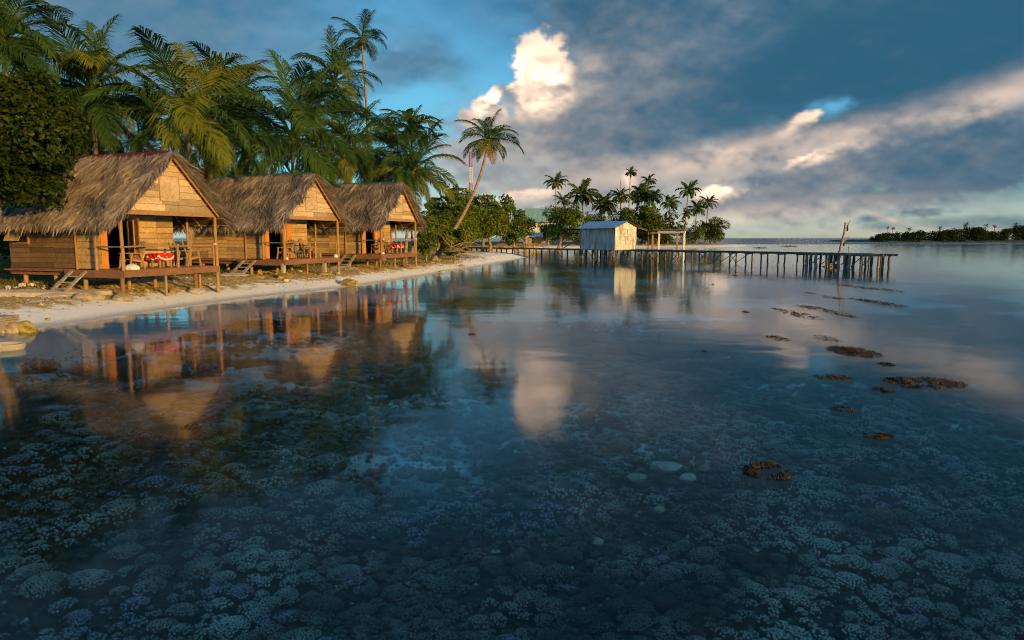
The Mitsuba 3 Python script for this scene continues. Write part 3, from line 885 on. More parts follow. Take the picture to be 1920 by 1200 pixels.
    wall("side_wall", A1, PD + 0.01, A1, HB, 0, 2.4, "mat_weave_shaded", 0.25, (1, 0), panels=(0, 0.5, 1))
    wall("back_wall", A0, HB, A1, HB, 0, 2.4, "mat_weave_shaded", 0.25, (0, 1), panels=(0, 0.5, 1))
    m = new()
    for b in (2.75, PD + 0.03) if seed != 1 else (2.75,):
        m.tube([[A0 - 0.05, b, -0.02], [A0 - 0.05, b, 2.3]], 0.04, 7)
    put("wall_stud", m, "mat_post", H, smooth=50)
    if window:
        wn = key_of("window", H)
        scene[wn] = mikit.ply(new().box((A0 - 0.07, 5.35, 1.02), (A0 - 0.025, 6.2, 1.85)).get()[0], "mat_black")
        m = new()
        for q in (((5.30, 0.97), (6.25, 1.02)), ((5.30, 1.85), (6.25, 1.90)), ((5.30, 1.02), (5.35, 1.85)), ((6.20, 1.02), (6.25, 1.85))):
            m.box((A0 - 0.09, q[0][0], q[0][1]), (A0 - 0.02, q[1][0], q[1][1]))
        put("frame", m, "mat_post", wn)
        put("shutter", new().prism([[A0 - 0.10, 5.35, 1.84], [A0 - 0.10, 6.2, 1.84], [A0 - 0.42, 6.2, 1.08], [A0 - 0.42, 5.35, 1.08]], np.array([0, 0, 0]), np.array([-0.02, 0, 0.01])), "mat_weave", wn, label="window flap propped outward on a stick")
        put("prop", new().tube([[A0 - 0.08, 6.0, 1.0], [A0 - 0.42, 6.0, 1.1]], 0.012, 5), "mat_post", wn)
    # roof
    rk = key_of("roof", H)
    RB0, RB1, OV = -0.34, HB + 0.35, 0.44
    da = GA + OV; dz = da * SL
    m = new()
    for sgn in (-1, 1):
        m.prism([[GA, RB0 + 0.06, ZA - 0.05], [GA + sgn * (da - 0.08), RB0 + 0.06, ZA - dz + 0.03], [GA + sgn * (da - 0.08), RB1, ZA - dz + 0.03], [GA, RB1, ZA - 0.05]], np.zeros(3), np.array([0, 0, -0.07]))
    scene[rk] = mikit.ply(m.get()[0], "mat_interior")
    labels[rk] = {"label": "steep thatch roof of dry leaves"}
    for sgn in (-1, 1):
        put("thatch", thatch(L, g, GA, ZA, da, dz, RB0, RB1, 11000, sgn), "mat_vertex", rk, kind="stuff")
    put("ridge_cap", new().prism([[GA - 0.17, RB0 + 0.25, ZA - 0.07], [GA, RB0 + 0.25, ZA + 0.12], [GA + 0.17, RB0 + 0.25, ZA - 0.07]], np.zeros(3), np.array([0, RB1 - RB0 - 0.5, 0.0])), ridge_mat, rk, label=ridge_label)
    for i in range(7):
        b = 0.25 + i * 0.95
        put("rafter", new().beam([GA + 0.05, b, ZA - 0.20], [GA + da - 0.02, b, ZA - dz - 0.07], 0.06, 0.07), "mat_post", rk)
    for i in range(9):
        q = 0.12 + i * 0.105
        put("purlin", new().beam([GA + da * q, RB0 + 0.02, ZA - dz * q - 0.125], [GA + da * q, 1.5, ZA - dz * q - 0.125], 0.05, 0.03), "mat_post", rk)
    for sgn in (-1, 1):
        put("barge_board", new().beam([GA + sgn * 0.06, RB0 + 0.10, ZA - 0.18], [GA + sgn * (da - 0.5), RB0 + 0.10, ZA - dz + 0.36], 0.05, 0.09), "mat_post", rk)
    HUTS.append((L, gl, k, H))
    return L, gl


hut1 = make_hut((-14.45, 25.44), 1.42, 0.342, 1.0, 1, "nearest thatched hut at left, with dark red ridge cap and open dim-coloured door", "mat_red_paint", "dark red painted ridge cap", "mat_deck", 1.22, "open door leaf with dim grazing light put into its brown colour", True)  # door takes the dark deck brown: dimness in grazing light put into colour
hut2 = make_hut((-12.28, 37.0), 1.456, 0.361, 1.05, 2, "middle thatched hut of three, green ridge cap, white concrete stilts under its porch", "mat_green_paint", "dark green ridge cap", "mat_door", 0.05 + math.pi, "orange door leaf folded back against the front wall", False)
hut3 = make_hut((-8.98, 47.2), 1.52, 0.330, 1.105, 3, "farthest thatched hut on the right with a green ridge cap beside the palm and bushes", "mat_green_paint", "dark green ridge cap", "mat_door", 0.05 + math.pi, "orange door leaf folded back against the front wall", False)


def local_mb(L, a, b, rot, z=0.0, k=1.0):
    """Mesh buffer in a piece of furniture's own frame: x forward, y left, z up; rot 0 looks out of the hut's front."""
    ca, sa = math.cos(rot), math.sin(rot)

    def fn(v):
        x, y = v[:, 0] * k, v[:, 1] * k
        aa = a + (-y * ca + x * sa) * -1.0
        b2 = b + (-x * ca - y * sa)
        return L(np.stack([aa, b2, z + v[:, 2] * k], 1))
    return lambda: MB(fn)


def deck_chair(L, a, b, rot, label, mat, slats=True, k=1.0, tall=1.0):
    new = local_mb(L, a, b, rot, 0.004, k)
    c = thing("wooden_chair", label, "chair", "wooden chairs on the hut porches")
    for s in (-1, 1):
        put("leg", new().beam([0.34, s * 0.27, 0], [0.22, s * 0.27, 0.60], 0.05, 0.06), mat, c)
        put("leg", new().beam([-0.34, s * 0.27, 0], [-0.16, s * 0.27, 0.58], 0.05, 0.06), mat, c)
        put("armrest", new().box((-0.36, s * 0.27 - 0.045, 0.585), (0.32, s * 0.27 + 0.045, 0.615)), mat, c)
        put("side_rail", new().beam([0.28, s * 0.235, 0.36], [-0.34, s * 0.235, 0.26], 0.03, 0.07), mat, c)
        put("back_post", new().beam([-0.22, s * 0.21, 0.28], [-0.50, s * 0.21, 1.02 * tall], 0.03, 0.05), mat, c)
    n = 5 if slats else 2
    for i in range(n):
        x = 0.26 - i * 0.11
        put("seat_slat", new().box((x - 0.045, -0.22, 0.37 - 0.018 * i), (x + 0.045, 0.22, 0.39 - 0.018 * i)), mat, c)
    if slats:
        for i in range(5):
            y = -0.16 + i * 0.08
            put("back_slat", new().beam([-0.19, y, 0.32], [-0.475, y, (1.0 + 0.05 * (i % 2)) * tall], 0.065, 0.018, (1, 0, 0.4)), mat, c)
    put("cross_bar", new().beam([-0.42, -0.21, 0.80], [-0.42, 0.21, 0.80], 0.03, 0.05), mat, c)
    return c


def table(L, a, b, label, mat, w=0.62, h=0.56):
    new = local_mb(L, a, b, 0.15, 0.004)
    t = thing("porch_table", label, "table", "small wooden tables on the hut porches")
    for i in range(4):
        put("top_slat", new().box((-w / 2 + i * w / 4 + 0.006, -w / 2, h - 0.03), (-w / 2 + (i + 1) * w / 4 - 0.006, w / 2, h)), mat, t)
    for x in (-1, 1):
        put("apron", new().box((x * (w / 2 - 0.07) - 0.012, -w / 2 + 0.11, h - 0.11), (x * (w / 2 - 0.07) + 0.012, w / 2 - 0.11, h - 0.032)), mat, t)
        for y in (-1, 1):
            put("leg", new().box((x * (w / 2 - 0.07) - 0.035, y * (w / 2 - 0.07) - 0.035, 0), (x * (w / 2 - 0.07) + 0.035, y * (w / 2 - 0.07) + 0.035, h - 0.033)), mat, t)
    return t


def cloth_color(v, w, h):
    """Red cotton printed with a scalloped white band and white flowers."""
    x, y, z = v[:, 0], v[:, 1], v[:, 2]
    s = np.where(np.abs(x) > np.abs(y), y, x)
    red = np.array([0.55, 0.02, 0.015])
    sc = 0.12 + 0.13 * (1 - (2 * s / w) ** 2)
    band = (np.abs((h - z) - sc + 0.012 * np.sin(s * 60)) < 0.035) & (z < h - 0.01)
    dots = meshkit.noise(v * 16, 3) > 0.80
    return np.where((band | (dots & (x > 0.2 * w)))[:, None], np.array([0.75, 0.70, 0.66]), red)


def tablecloth(L, a, b, label, w=0.66, h=0.57, drop=0.30):
    n = 60
    u = np.linspace(-0.5 - drop / w, 0.5 + drop / w, n) * w
    X, Y = np.meshgrid(u, u)
    x, y = X.ravel(), Y.ravel()
    cx, cy = np.clip(x, -w / 2, w / 2), np.clip(y, -w / 2, w / 2)
    ex, ey = x - cx, y - cy
    dr_ = np.hypot(ex, ey)
    fold = 0.03 * np.sin((x + y) * 22) * np.clip(dr_ / 0.1, 0, 1)
    v = np.stack([cx + np.sign(ex) * (0.012 + 0.12 * np.abs(ex)) * (ex != 0) + fold * (np.abs(ex) > 0), cy + np.sign(ey) * (0.012 + 0.12 * np.abs(ey)) * (ey != 0) + fold * (np.abs(ey) > 0), h - np.maximum(np.abs(ex), np.abs(ey)) * 0.93 + 0.004], 1)
    i, j = np.meshgrid(np.arange(n - 1), np.arange(n - 1), indexing="ij")
    q = (i * n + j).ravel()
    f = np.vstack([np.stack([q, q + 1, q + n + 1], 1), np.stack([q, q + n + 1, q + n], 1)])
    m = local_mb(L, a, b, 0.15, 0.004)()
    m.add(v, f, cloth_color(v, w, h))
    put("tablecloth", m, "mat_vertex", smooth=True, label=label, cat="tablecloth")


L1, L2, L3 = hut1[0], hut2[0], hut3[0]
deck_chair(L1, 1.05, 0.75, math.pi / 2, "slatted lounge chair with a cloth on its back, left on the nearest hut's porch", "mat_post")
deck_chair(L1, 3.75, 0.62, -math.pi / 2, "light wooden frame chair at the right end of the nearest hut's porch", "mat_post", slats=False, k=1.08)
table(L1, 2.45, 0.75, "small table under the red cloth on the nearest hut's porch", "mat_post")
tablecloth(L1, 2.45, 0.75, "red and white printed cloth on the table of the nearest hut")
deck_chair(L2, 0.95, 0.7, math.pi / 2, "slatted lounge chair in sunlight at the left of the middle hut's porch", "mat_post")
deck_chair(L2, 2.35, 1.05, 0.35, "upright slatted chair left of the table on the middle hut's porch", "mat_grey_wood", tall=0.95)
deck_chair(L2, 3.35, 1.0, -0.25, "upright slatted chair right of the table on the middle hut's porch", "mat_post", tall=1.05)
table(L2, 2.75, 0.5, "bare low wooden table on the middle hut's porch", "mat_post", 0.6, 0.52)
deck_chair(L3, 0.75, 0.7, math.pi / 2, "wooden lounge chair left on the farthest hut's porch, before the orange door", "mat_post")
deck_chair(L3, 2.0, 1.1, 0.2, "grey slatted chair by the wall of the farthest hut", "mat_grey_wood")
deck_chair(L3, 2.9, 1.0, -0.1, "brown slatted chair behind the red cloth on the farthest hut's porch", "mat_post")
table(L3, 2.75, 0.42, "small table under the red cloth on the farthest hut's porch", "mat_post", 0.55, 0.6)
tablecloth(L3, 2.75, 0.42, "red and white cloth on the table of the farthest hut", 0.58, 0.61)


def cover_cloth():
    new = local_mb(L1, 1.05, 0.75, math.pi / 2, 0.004)
    g = np.random.default_rng(3)
    n = 18
    u, v = np.meshgrid(np.linspace(0, 1, n), np.linspace(-0.2, 0.2, n))
    u, v = u.ravel(), v.ravel()
    t = np.where(u < 0.35, u / 0.35, 1 - (u - 0.35) * 0.75 / 0.65)
    x = -0.36 - 0.15 * t + np.where(u < 0.35, -0.06, 0.03) * np.clip((1.02 - t) * 6, 0, 1)
    z = 0.68 + 0.38 * t
    p = np.stack([x, v + 0.012 * np.sin(u * 17), z + 0.02 * np.sin(v * 25)], 1)
    i, j = np.meshgrid(np.arange(n - 1), np.arange(n - 1), indexing="ij")
    q = (i * n + j).ravel()
    f = np.vstack([np.stack([q, q + 1, q + n + 1], 1), np.stack([q, q + n + 1, q + n], 1)])
    c = np.where((meshkit.noise(p * 18, 2) > 0.55)[:, None], [0.6, 0.56, 0.56], [0.20, 0.17, 0.22])
    m = new(); m.add(p, f, c)
    put("patterned_cloth", m, "mat_vertex", smooth=True, label="grey and white patterned cloth hung over a lounge chair's back", cat="cloth")


cover_cloth()


def dome_shell(c, r, h, seed, label, mat="mat_white", name="shell"):
    m = trimesh.creation.icosphere(3)
    v = np.array(m.vertices)
    a = np.arctan2(v[:, 1], v[:, 0])
    v = v * (1 + 0.07 * np.sin(a * 9 + seed) * np.clip(1 - np.abs(v[:, 2]), 0, 1))[:, None] * [r, r * 0.8, h]
    v[:, 2] = np.maximum(v[:, 2], -0.3 * h)
    put(name, trimesh.Trimesh(v + np.asarray(c) + [0, 0, 0.3 * h], m.faces, process=False), mat, smooth=40, label=label, cat="shell")


dome_shell(L1(np.array([0.52, 0.16, 0.0])), 0.27, 0.17, 1, "large white clam shell lying on the nearest hut's porch edge")
dome_shell(L1(np.array([4.62, -0.01, 0.918])), 0.075, 0.045, 2, "white shell on the right end of the nearest hut's handrail")
dome_shell(L2(np.array([4.55, 0.08, 0.0])), 0.13, 0.16, 3, "round white shell at the right corner of the middle hut's porch")
dome_shell(L2(np.array([0.28, 0.10, 0.0])), 0.10, 0.10, 4, "small white shell by the left post of the middle hut's porch")
dome_shell(L3(np.array([4.70, -0.01, 0.918])), 0.075, 0.08, 5, "white shell on the right end of the farthest hut's handrail")
dome_shell(L3(np.array([0.25, -0.01, 0.905])), 0.075, 0.07, 6, "white shell on the left end of the farthest hut's handrail")
dome_shell(L3(np.array([0.3, 0.10, 0.0])), 0.13, 0.12, 7, "white shell on the floor at the farthest hut's left porch post")
m = MB(L2); m.box((3.9, 0.7, 0.0), (4.05, 0.84, 0.24)); m.box((3.93, 0.73, 0.24), (4.02, 0.81, 0.27))
put("wooden_box", m, "mat_pale_wood", label="small pale box standing on the middle hut's porch at right", cat="box")

# steps, foundation stones, slabs
def steps(hut, b, label):
    L, gl = hut
    s = thing("wooden_steps", label, "steps", "wooden steps up to the huts")
    za = gl(-1.0, b) + 0.10
    for d in (0.0, 0.72):
        m = MB(L)
        m.beam([-1.05, b + d, za], [-0.07, b + d, -0.06], 0.16, 0.06, (1, 0, 0.4))
        put("stringer", m, "mat_pale_wood", s)
    for i in range(3):
        t = 0.22 + 0.27 * i
        a, z = -1.05 + 0.98 * t, za + (-0.06 - za) * t
        m = MB(L); m.box((a - 0.11, b + 0.035, z - 0.02), (a + 0.11, b + 0.685, z + 0.02))
        put("tread", m, "mat_pale_wood", s)
    c = L(np.array([-1.25, b + 0.35, 0.0]))
    put("stone_slab", rock((c[0], c[1], G(c[0], c[1]) + 0.03), (0.85, 0.55, 0.13), int(b * 10) + len(label), 3, 0.2), "mat_concrete", smooth=True, label="pale flat stone at the foot of the " + label.split(" up to ")[1] + " steps", cat="stone slab")


steps(hut1, 1.85, "weathered wooden steps up to the nearest hut")
steps(hut2, 1.85, "weathered wooden steps up to the middle hut")
steps(hut3, 1.85, "weathered wooden steps up to the farthest hut")


def footing(hut, a, b, size, label, seed, mat="mat_stone", up=0.0):
    c = hut[0](np.array([a, b, 0.0]))
    put("footing_stone", rock((c[0], c[1], G(c[0], c[1]) + up), size, seed, 3, 0.22), mat, smooth=True, label=label, cat="stone")


footing(hut1, -0.02, 0.1, (0.36, 0.40, 0.20), "round pale stone under the nearest hut's left front stilt", 3, up=0.06)
footing(hut1, 3.75, 0.3, (0.36, 0.36, 0.20), "square worn stone under the nearest hut's right front stilt", 4, "mat_concrete", up=0.05)
footing(hut1, -0.9, 0.75, (0.55, 0.40, 0.22), "large pale boulder right of the nearest hut's steps", 5, up=0.05)
footing(hut1, 2.75, 0.6, (0.12, 0.12, 0.22), "small upright yellow stump under the nearest hut's porch", 6, "mat_yellow_stone", up=0.05)
footing(hut2, 0.0, 0.05, (0.42, 0.36, 0.25), "broad yellow stone under the middle hut's left concrete stilt", 7, "mat_yellow_stone")
footing(hut2, 2.15, 0.2, (0.36, 0.30, 0.10), "flat yellow stone under the middle hut's thin middle stilt", 8, "mat_yellow_stone")
footing(hut2, 3.72, 0.25, (0.50, 0.36, 0.14), "flat pale stone under the middle hut's right concrete stilt", 9, "mat_yellow_stone")
footing(hut2, 4.1, -0.35, (0.15, 0.15, 0.13), "small white stone on the sand before the middle hut's right stilt", 10)
footing(hut2, -0.95, 0.9, (0.55, 0.35, 0.18), "yellowish boulder right of the middle hut's steps", 11, "mat_yellow_stone")
footing(hut2, 0.9, 2.4, (0.18, 0.18, 0.3), "yellow block in the shade under the middle hut", 12, "mat_yellow_stone")
footing(hut3, 0.05, 0.05, (0.38, 0.30, 0.14), "yellow stone under the farthest hut's left front stilt", 13, "mat_yellow_stone")
footing(hut3, 4.1, 0.25, (0.75, 0.36, 0.10), "flat brown stone under the farthest hut's right front stilts", 14)
footing(hut3, -1.6, 1.2, (0.45, 0.30, 0.18), "grey stone left of the farthest hut's front stilt", 15)


def ground_rock(px, py, w, h, label, seed, mat="mat_stone", z=0.2, name="beach_rock", flat=0.8):
    for _ in range(4):
        q = on(px, py, z)
        z = G(q[0], q[1])
    r = w / 2 * q[1] / FPX
    put(name, rock((q[0], q[1], z + h * 0.2), (r, r * flat, h), seed, 3, 0.28), mat, smooth=True, label=label, cat="rock")


ground_rock(654, 538, 34, 0.30, "knobbly yellow coral rock at the water's edge before the middle hut", 21, "mat_yellow_stone", 0.0)
for i, a in enumerate([(809, 491, 14, .13, "flat brown rock on the far beach, backmost of five"), (823, 488, 11, .10, "flat brown rock on the far beach, second from the back"), (800, 497, 14, .14, "flat brown rock on the far beach, leftmost of five"),
                       (829, 499, 14, .14, "pale brown rock on the far beach, nearest the water of five"), (866, 495, 12, .18, "dark brown rock on the far beach, rightmost of five")]):
    ground_rock(a[0], a[1], a[2], a[3], a[4], 30 + i)
for i, a in enumerate([(16, 538, 12, .12, "white stone in the grass behind the slab, leftmost of three"), (42, 537, 14, .12, "white stone in the grass behind the slab, middle of three"), (60, 536, 12, .10, "white stone in the grass behind the slab, rightmost of three"), (89, 537, 6, .06, "tiny white stone in the grass right of the three")]):
    ground_rock(a[0], a[1], a[2], a[3], a[4], 50 + i, "mat_white", 0.5)
ground_rock(48, 633, 46, 0.30, "yellow brown boulder at the water's edge on the left", 61, "mat_yellow_stone", 0.0)
ground_rock(25, 606, 36, 0.28, "dark boulder behind the yellow brown one on the left", 62, "mat_stone", 0.1)
ground_rock(8, 628, 26, 0.30, "pale stump shaped rock at the left edge of the picture", 63, "mat_stone", 0.0, flat=0.6)
ground_rock(90, 609, 10, 0.05, "small yellow pebble at the wet sand on the left", 64, "mat_yellow_stone", 0.05)
ground_rock(48, 590, 28, 0.07, "heap of brown dry weed on the sand left", 65, "mat_reef", 0.1)
ground_rock(362, 537, 8, 0.07, "white pebble on the sand before the nearest hut", 66, "mat_white", 0.3)
q = on(-2, 600, 0.35)
m = MB()
for i in range(3):
    m.box((q[0] - 0.45, q[1] - 0.3, 0.30 + i * 0.06), (q[0] + 0.36, q[1] + 0.3, 0.345 + i * 0.06))
for s in (-1, 1):
    m.box((q[0] - 0.4, q[1] + s * 0.22 - 0.04, 0.12), (q[0] + 0.3, q[1] + s * 0.22 + 0.04, 0.30))
put("wooden_crate", m, "mat_pale_wood", label="pale weathered wooden crate on the rocks at the left edge", cat="crate")
q = on(12, 655, 0.0)
prof = np.array([[0.0, -0.10], [0.40, -0.10], [0.52, 0.0], [0.55, 0.12], [0.50, 0.12], [0.45, 0.02], [0.36, -0.04], [0.0, -0.05]])
bm = trimesh.creation.revolve(prof, sections=28)
put("basin", trimesh.Trimesh(np.array(bm.vertices) * [0.75, 0.6, 1] + [q[0], q[1], 0.02], bm.faces, process=False), "mat_concrete", smooth=40, label="grey round basin lying in the shallows at the left edge", cat="basin")

# concrete path in front of the nearest hut's side
pts = [on(-60, 547, 0.55), on(60, 545, 0.5), on(140, 541, 0.5)]
top = [[-20.6, 24.6], [-19.0, 24.9], [-17.4, 25.6], [-16.2, 26.3], [-15.6, 26.7], [-15.4, 26.2], [-16.0, 25.2], [-17.2, 24.4], [-18.8, 23.8], [-20.6, 23.5]]
pm = trimesh.creation.extrude_polygon(Polygon(top), 0.16, engine="earcut")
pm = pm.subdivide_to_size(0.35)
pv = np.array(pm.vertices)
pv[:, 2] = pv[:, 2] - 0.02 + ground(pv[:, 0], pv[:, 1], False) + 0.05 * (meshkit.fbm(pv * 2, 3, 4) - 0.5)
put("slab_path", trimesh.Trimesh(pv, pm.faces, process=False), "mat_concrete", kind="structure", label="worn concrete slab path left of the nearest hut's steps")

# leaf litter, rubble, grass
def leaf_scatter(n, fn, seed, size, cols, flat=True):
    g = np.random.default_rng(seed)
    x, y = fn(g, n)
    d = shore_distance(x, y)
    return g, x, y, d


def litter():
    g = np.random.default_rng(77)
    n = 26000
    x, y = g.uniform(-22, 2, n), g.uniform(17, 80, n)
    d = shore_distance(x, y)
    pr = np.clip((d - 0.9) / 1.2, 0.05 * (d > 0.25), 1) * (d < 11) * np.clip((meshkit.fbm(np.stack([x, y, 0 * x], -1) * 0.9, 3, 8) - 0.3) * 4, 0.03, 1)
    ok = g.uniform(0, 1, n) < pr
    x, y = x[ok], y[ok]
    z = ground(x, y)
    n = len(x)
    s = g.uniform(0.03, 0.085, n)
    a = g.uniform(0, 2 * np.pi, n)
    u = np.stack([np.cos(a), np.sin(a), g.normal(0, 0.35, n)], -1); w = np.stack([-np.sin(a), np.cos(a), g.normal(0, 0.35, n)], -1)
    c = np.stack([x, y, z + 0.02], -1)
    v = np.stack([c - u * s[:, None], c - w * (s * 0.5)[:, None], c + u * s[:, None], c + w * (s * 0.5)[:, None] + [0, 0, 0.01]], 1).reshape(-1, 3)
    f = (np.array([[0, 1, 2], [0, 2, 3]])[None] + 4 * np.arange(n)[:, None, None]).reshape(-1, 3)
    pal = np.array([[0.42, 0.30, 0.10], [0.26, 0.18, 0.06], [0.55, 0.44, 0.22], [0.14, 0.10, 0.045], [0.60, 0.55, 0.42]])
    col = pal[g.integers(0, 5, n)] * g.uniform(0.7, 1.2, n)[:, None]
    put("leaf_litter", trimesh.Trimesh(v, f, process=False), "mat_vertex", kind="stuff", color=np.repeat(col, 4, 0), label="dry yellow leaves strewn on the ground under the huts", cat="leaf litter")


litter()


def pebbles():
    g = np.random.default_rng(78)
    n = 5200
    x, y = g.uniform(-22, 2, n), g.uniform(15, 78, n)
    d = shore_distance(x, y)
    pr = np.clip((d - 0.25) / 1.4, 0, 1) ** 2 * (d < 7)
    ok = g.uniform(0, 1, n) < pr
    x, y = x[ok], y[ok]
    z = ground(x, y)
    m = MB()
    ico = trimesh.creation.icosphere(0)
    iv, fi = np.array(ico.vertices), ico.faces
    for i in range(len(x)):
        s = g.lognormal(-3.2, 0.45)
        c = np.array([[0.60, 0.55, 0.45], [0.42, 0.34, 0.2], [0.30, 0.26, 0.2]])[g.integers(0, 3)] * g.uniform(0.8, 1.15)
        m.add(iv * g.uniform(0.7, 1.2, (12, 1)) * [s, s, s * 0.6] + [x[i], y[i], z[i] + s * 0.2], fi, c)
    put("coral_pebbles", m, "mat_vertex", kind="stuff", label="broken coral pebbles on the upper beach", cat="pebbles")


pebbles()


def grass():
    g = np.random.default_rng(79)
    n = 60000
    x, y = g.uniform(-34, 2, n), g.uniform(17, 80, n)
    d = shore_distance(x, y)
    p = np.clip((d - 4.5) / 2, 0, 1) * (d < 20)
    p = np.maximum(p, 0.9 * (y > 53) * (d > 3.0) * (d < 12))
    ok = g.uniform(0, 1, n) < p * np.clip((meshkit.fbm(np.stack([x, y, 0 * x], -1) * 0.6, 3, 3) - 0.32) * 6, 0, 1)
    x, y = x[ok], y[ok]; n = len(x)
    z = ground(x, y)
    h = g.uniform(0.08, 0.26, n); a = g.uniform(0, 2 * np.pi, n)
    u = np.stack([np.cos(a), np.sin(a), 0 * a], -1) * 0.025
    b = np.stack([x, y, z - 0.01], -1)
    tip = b + np.stack([g.normal(0, 0.06, n), g.normal(0, 0.06, n), h], -1)
    v = np.stack([b - u, b + u, tip], 1).reshape(-1, 3)
    col = np.array([0.10, 0.13, 0.03]) * g.uniform(0.5, 1.4, n)[:, None] + np.array([0.05, 0.02, 0]) * g.uniform(0, 1, n)[:, None]
    put("grass", trimesh.Trimesh(v, np.arange(3 * n).reshape(-1, 3), process=False), "mat_leaf", kind="stuff", color=np.repeat(col, 3, 0), label="green grass on the bank behind and beside the huts", cat="grass")


grass()

# ------------------------------------------------------------------ palms


def frond_mesh(incl, droop, seed, nl=46, width=0.030, vee=0.62, swept=0.0):
    """A pinnate leaf of unit length, root at the origin, growing along +x; incl = starting angle above level."""
    g = np.random.default_rng(seed)
    n = 15
    t = np.linspace(0, 1, n)
    th = incl - droop * t ** 1.3
    step = np.stack([np.cos(th), swept * t * t * 0.6, np.sin(th)], 1) / (n - 1)
    c = np.vstack([[0, 0, 0], np.cumsum(step, 0)[:-1]])
    m = MB()
    m.tube(c, 0.011 * (1 - 0.85 * t) + 0.0015, 4, cap=False)
    tl = np.concatenate([np.linspace(0.14, 0.985, nl)] * 2) + g.normal(0, 0.004, 2 * nl)
    sgn = np.repeat([1.0, -1.0], nl)
    base = np.stack([np.interp(tl, t, c[:, i]) for i in range(3)], 1)
    tang = unit(np.stack([np.interp(tl, t, np.gradient(c[:, i])) for i in range(3)], 1))
    lat = np.tile([0, 1.0, 0], (2 * nl, 1)) * sgn[:, None]
    up = np.cross(tang, [0, 1.0, 0]) * -1
    up = unit(np.where(up[:, 2:3] < 0, -up, up))
    ph = np.radians(64 - 40 * tl + g.normal(0, 5, 2 * nl))
    ln = (0.30 * np.sin(np.pi * np.clip(tl, 0, 1) ** 0.75) ** 0.6 + 0.05) * g.uniform(0.85, 1.1, 2 * nl)
    d = unit(tang * np.cos(ph)[:, None] + lat * np.sin(ph)[:, None] + up * 0.10)
    p1 = base + d * (ln * 0.5)[:, None]
    dd = unit(d + np.array([0, 0, -1.0]) * (vee + g.uniform(0, 0.5, 2 * nl))[:, None] + np.array([0, swept * 0.5, 0]))
    p2 = p1 + dd * (ln * 0.5)[:, None]
    wd = unit(np.cross(d, unit(up + 0.5 * g.normal(size=(2 * nl, 3))))) * (width * (0.55 + 0.6 * np.sin(np.pi * tl)))[:, None] * 0.5
    v = np.stack([base - wd * 0.6, base + wd * 0.6, p1 + wd, p1 - wd, p2], 1).reshape(-1, 3)
    f = (np.array([[0, 1, 2], [0, 2, 3], [3, 2, 4]])[None] + 5 * np.arange(2 * nl)[:, None, None]).reshape(-1, 3)
    m.add(v, f)
    return m.get()[0]


# classes from the young upright spear to the old hanging leaf: (inclination, droop)
CLASSES = [(1.42, 0.70), (1.12, 1.20), (0.80, 1.60), (0.45, 1.70), (0.10, 1.45), (-0.30, 1.15), (-0.75, 0.70)]
_frond = {}


def frond_ply(cls, var, mat, lod=0):
    kk = (cls, var, mat, lod)
    if kk not in _frond:
        nl, wd = ((58, 0.0125), (30, 0.034))[lod]
        _frond[kk] = mikit.ply(frond_mesh(*CLASSES[cls], seed=cls * 10 + var, nl=nl, width=wd, swept=(-0.2, 0.15, 0.4)[var]), mat, smooth=False)
    return _frond[kk]


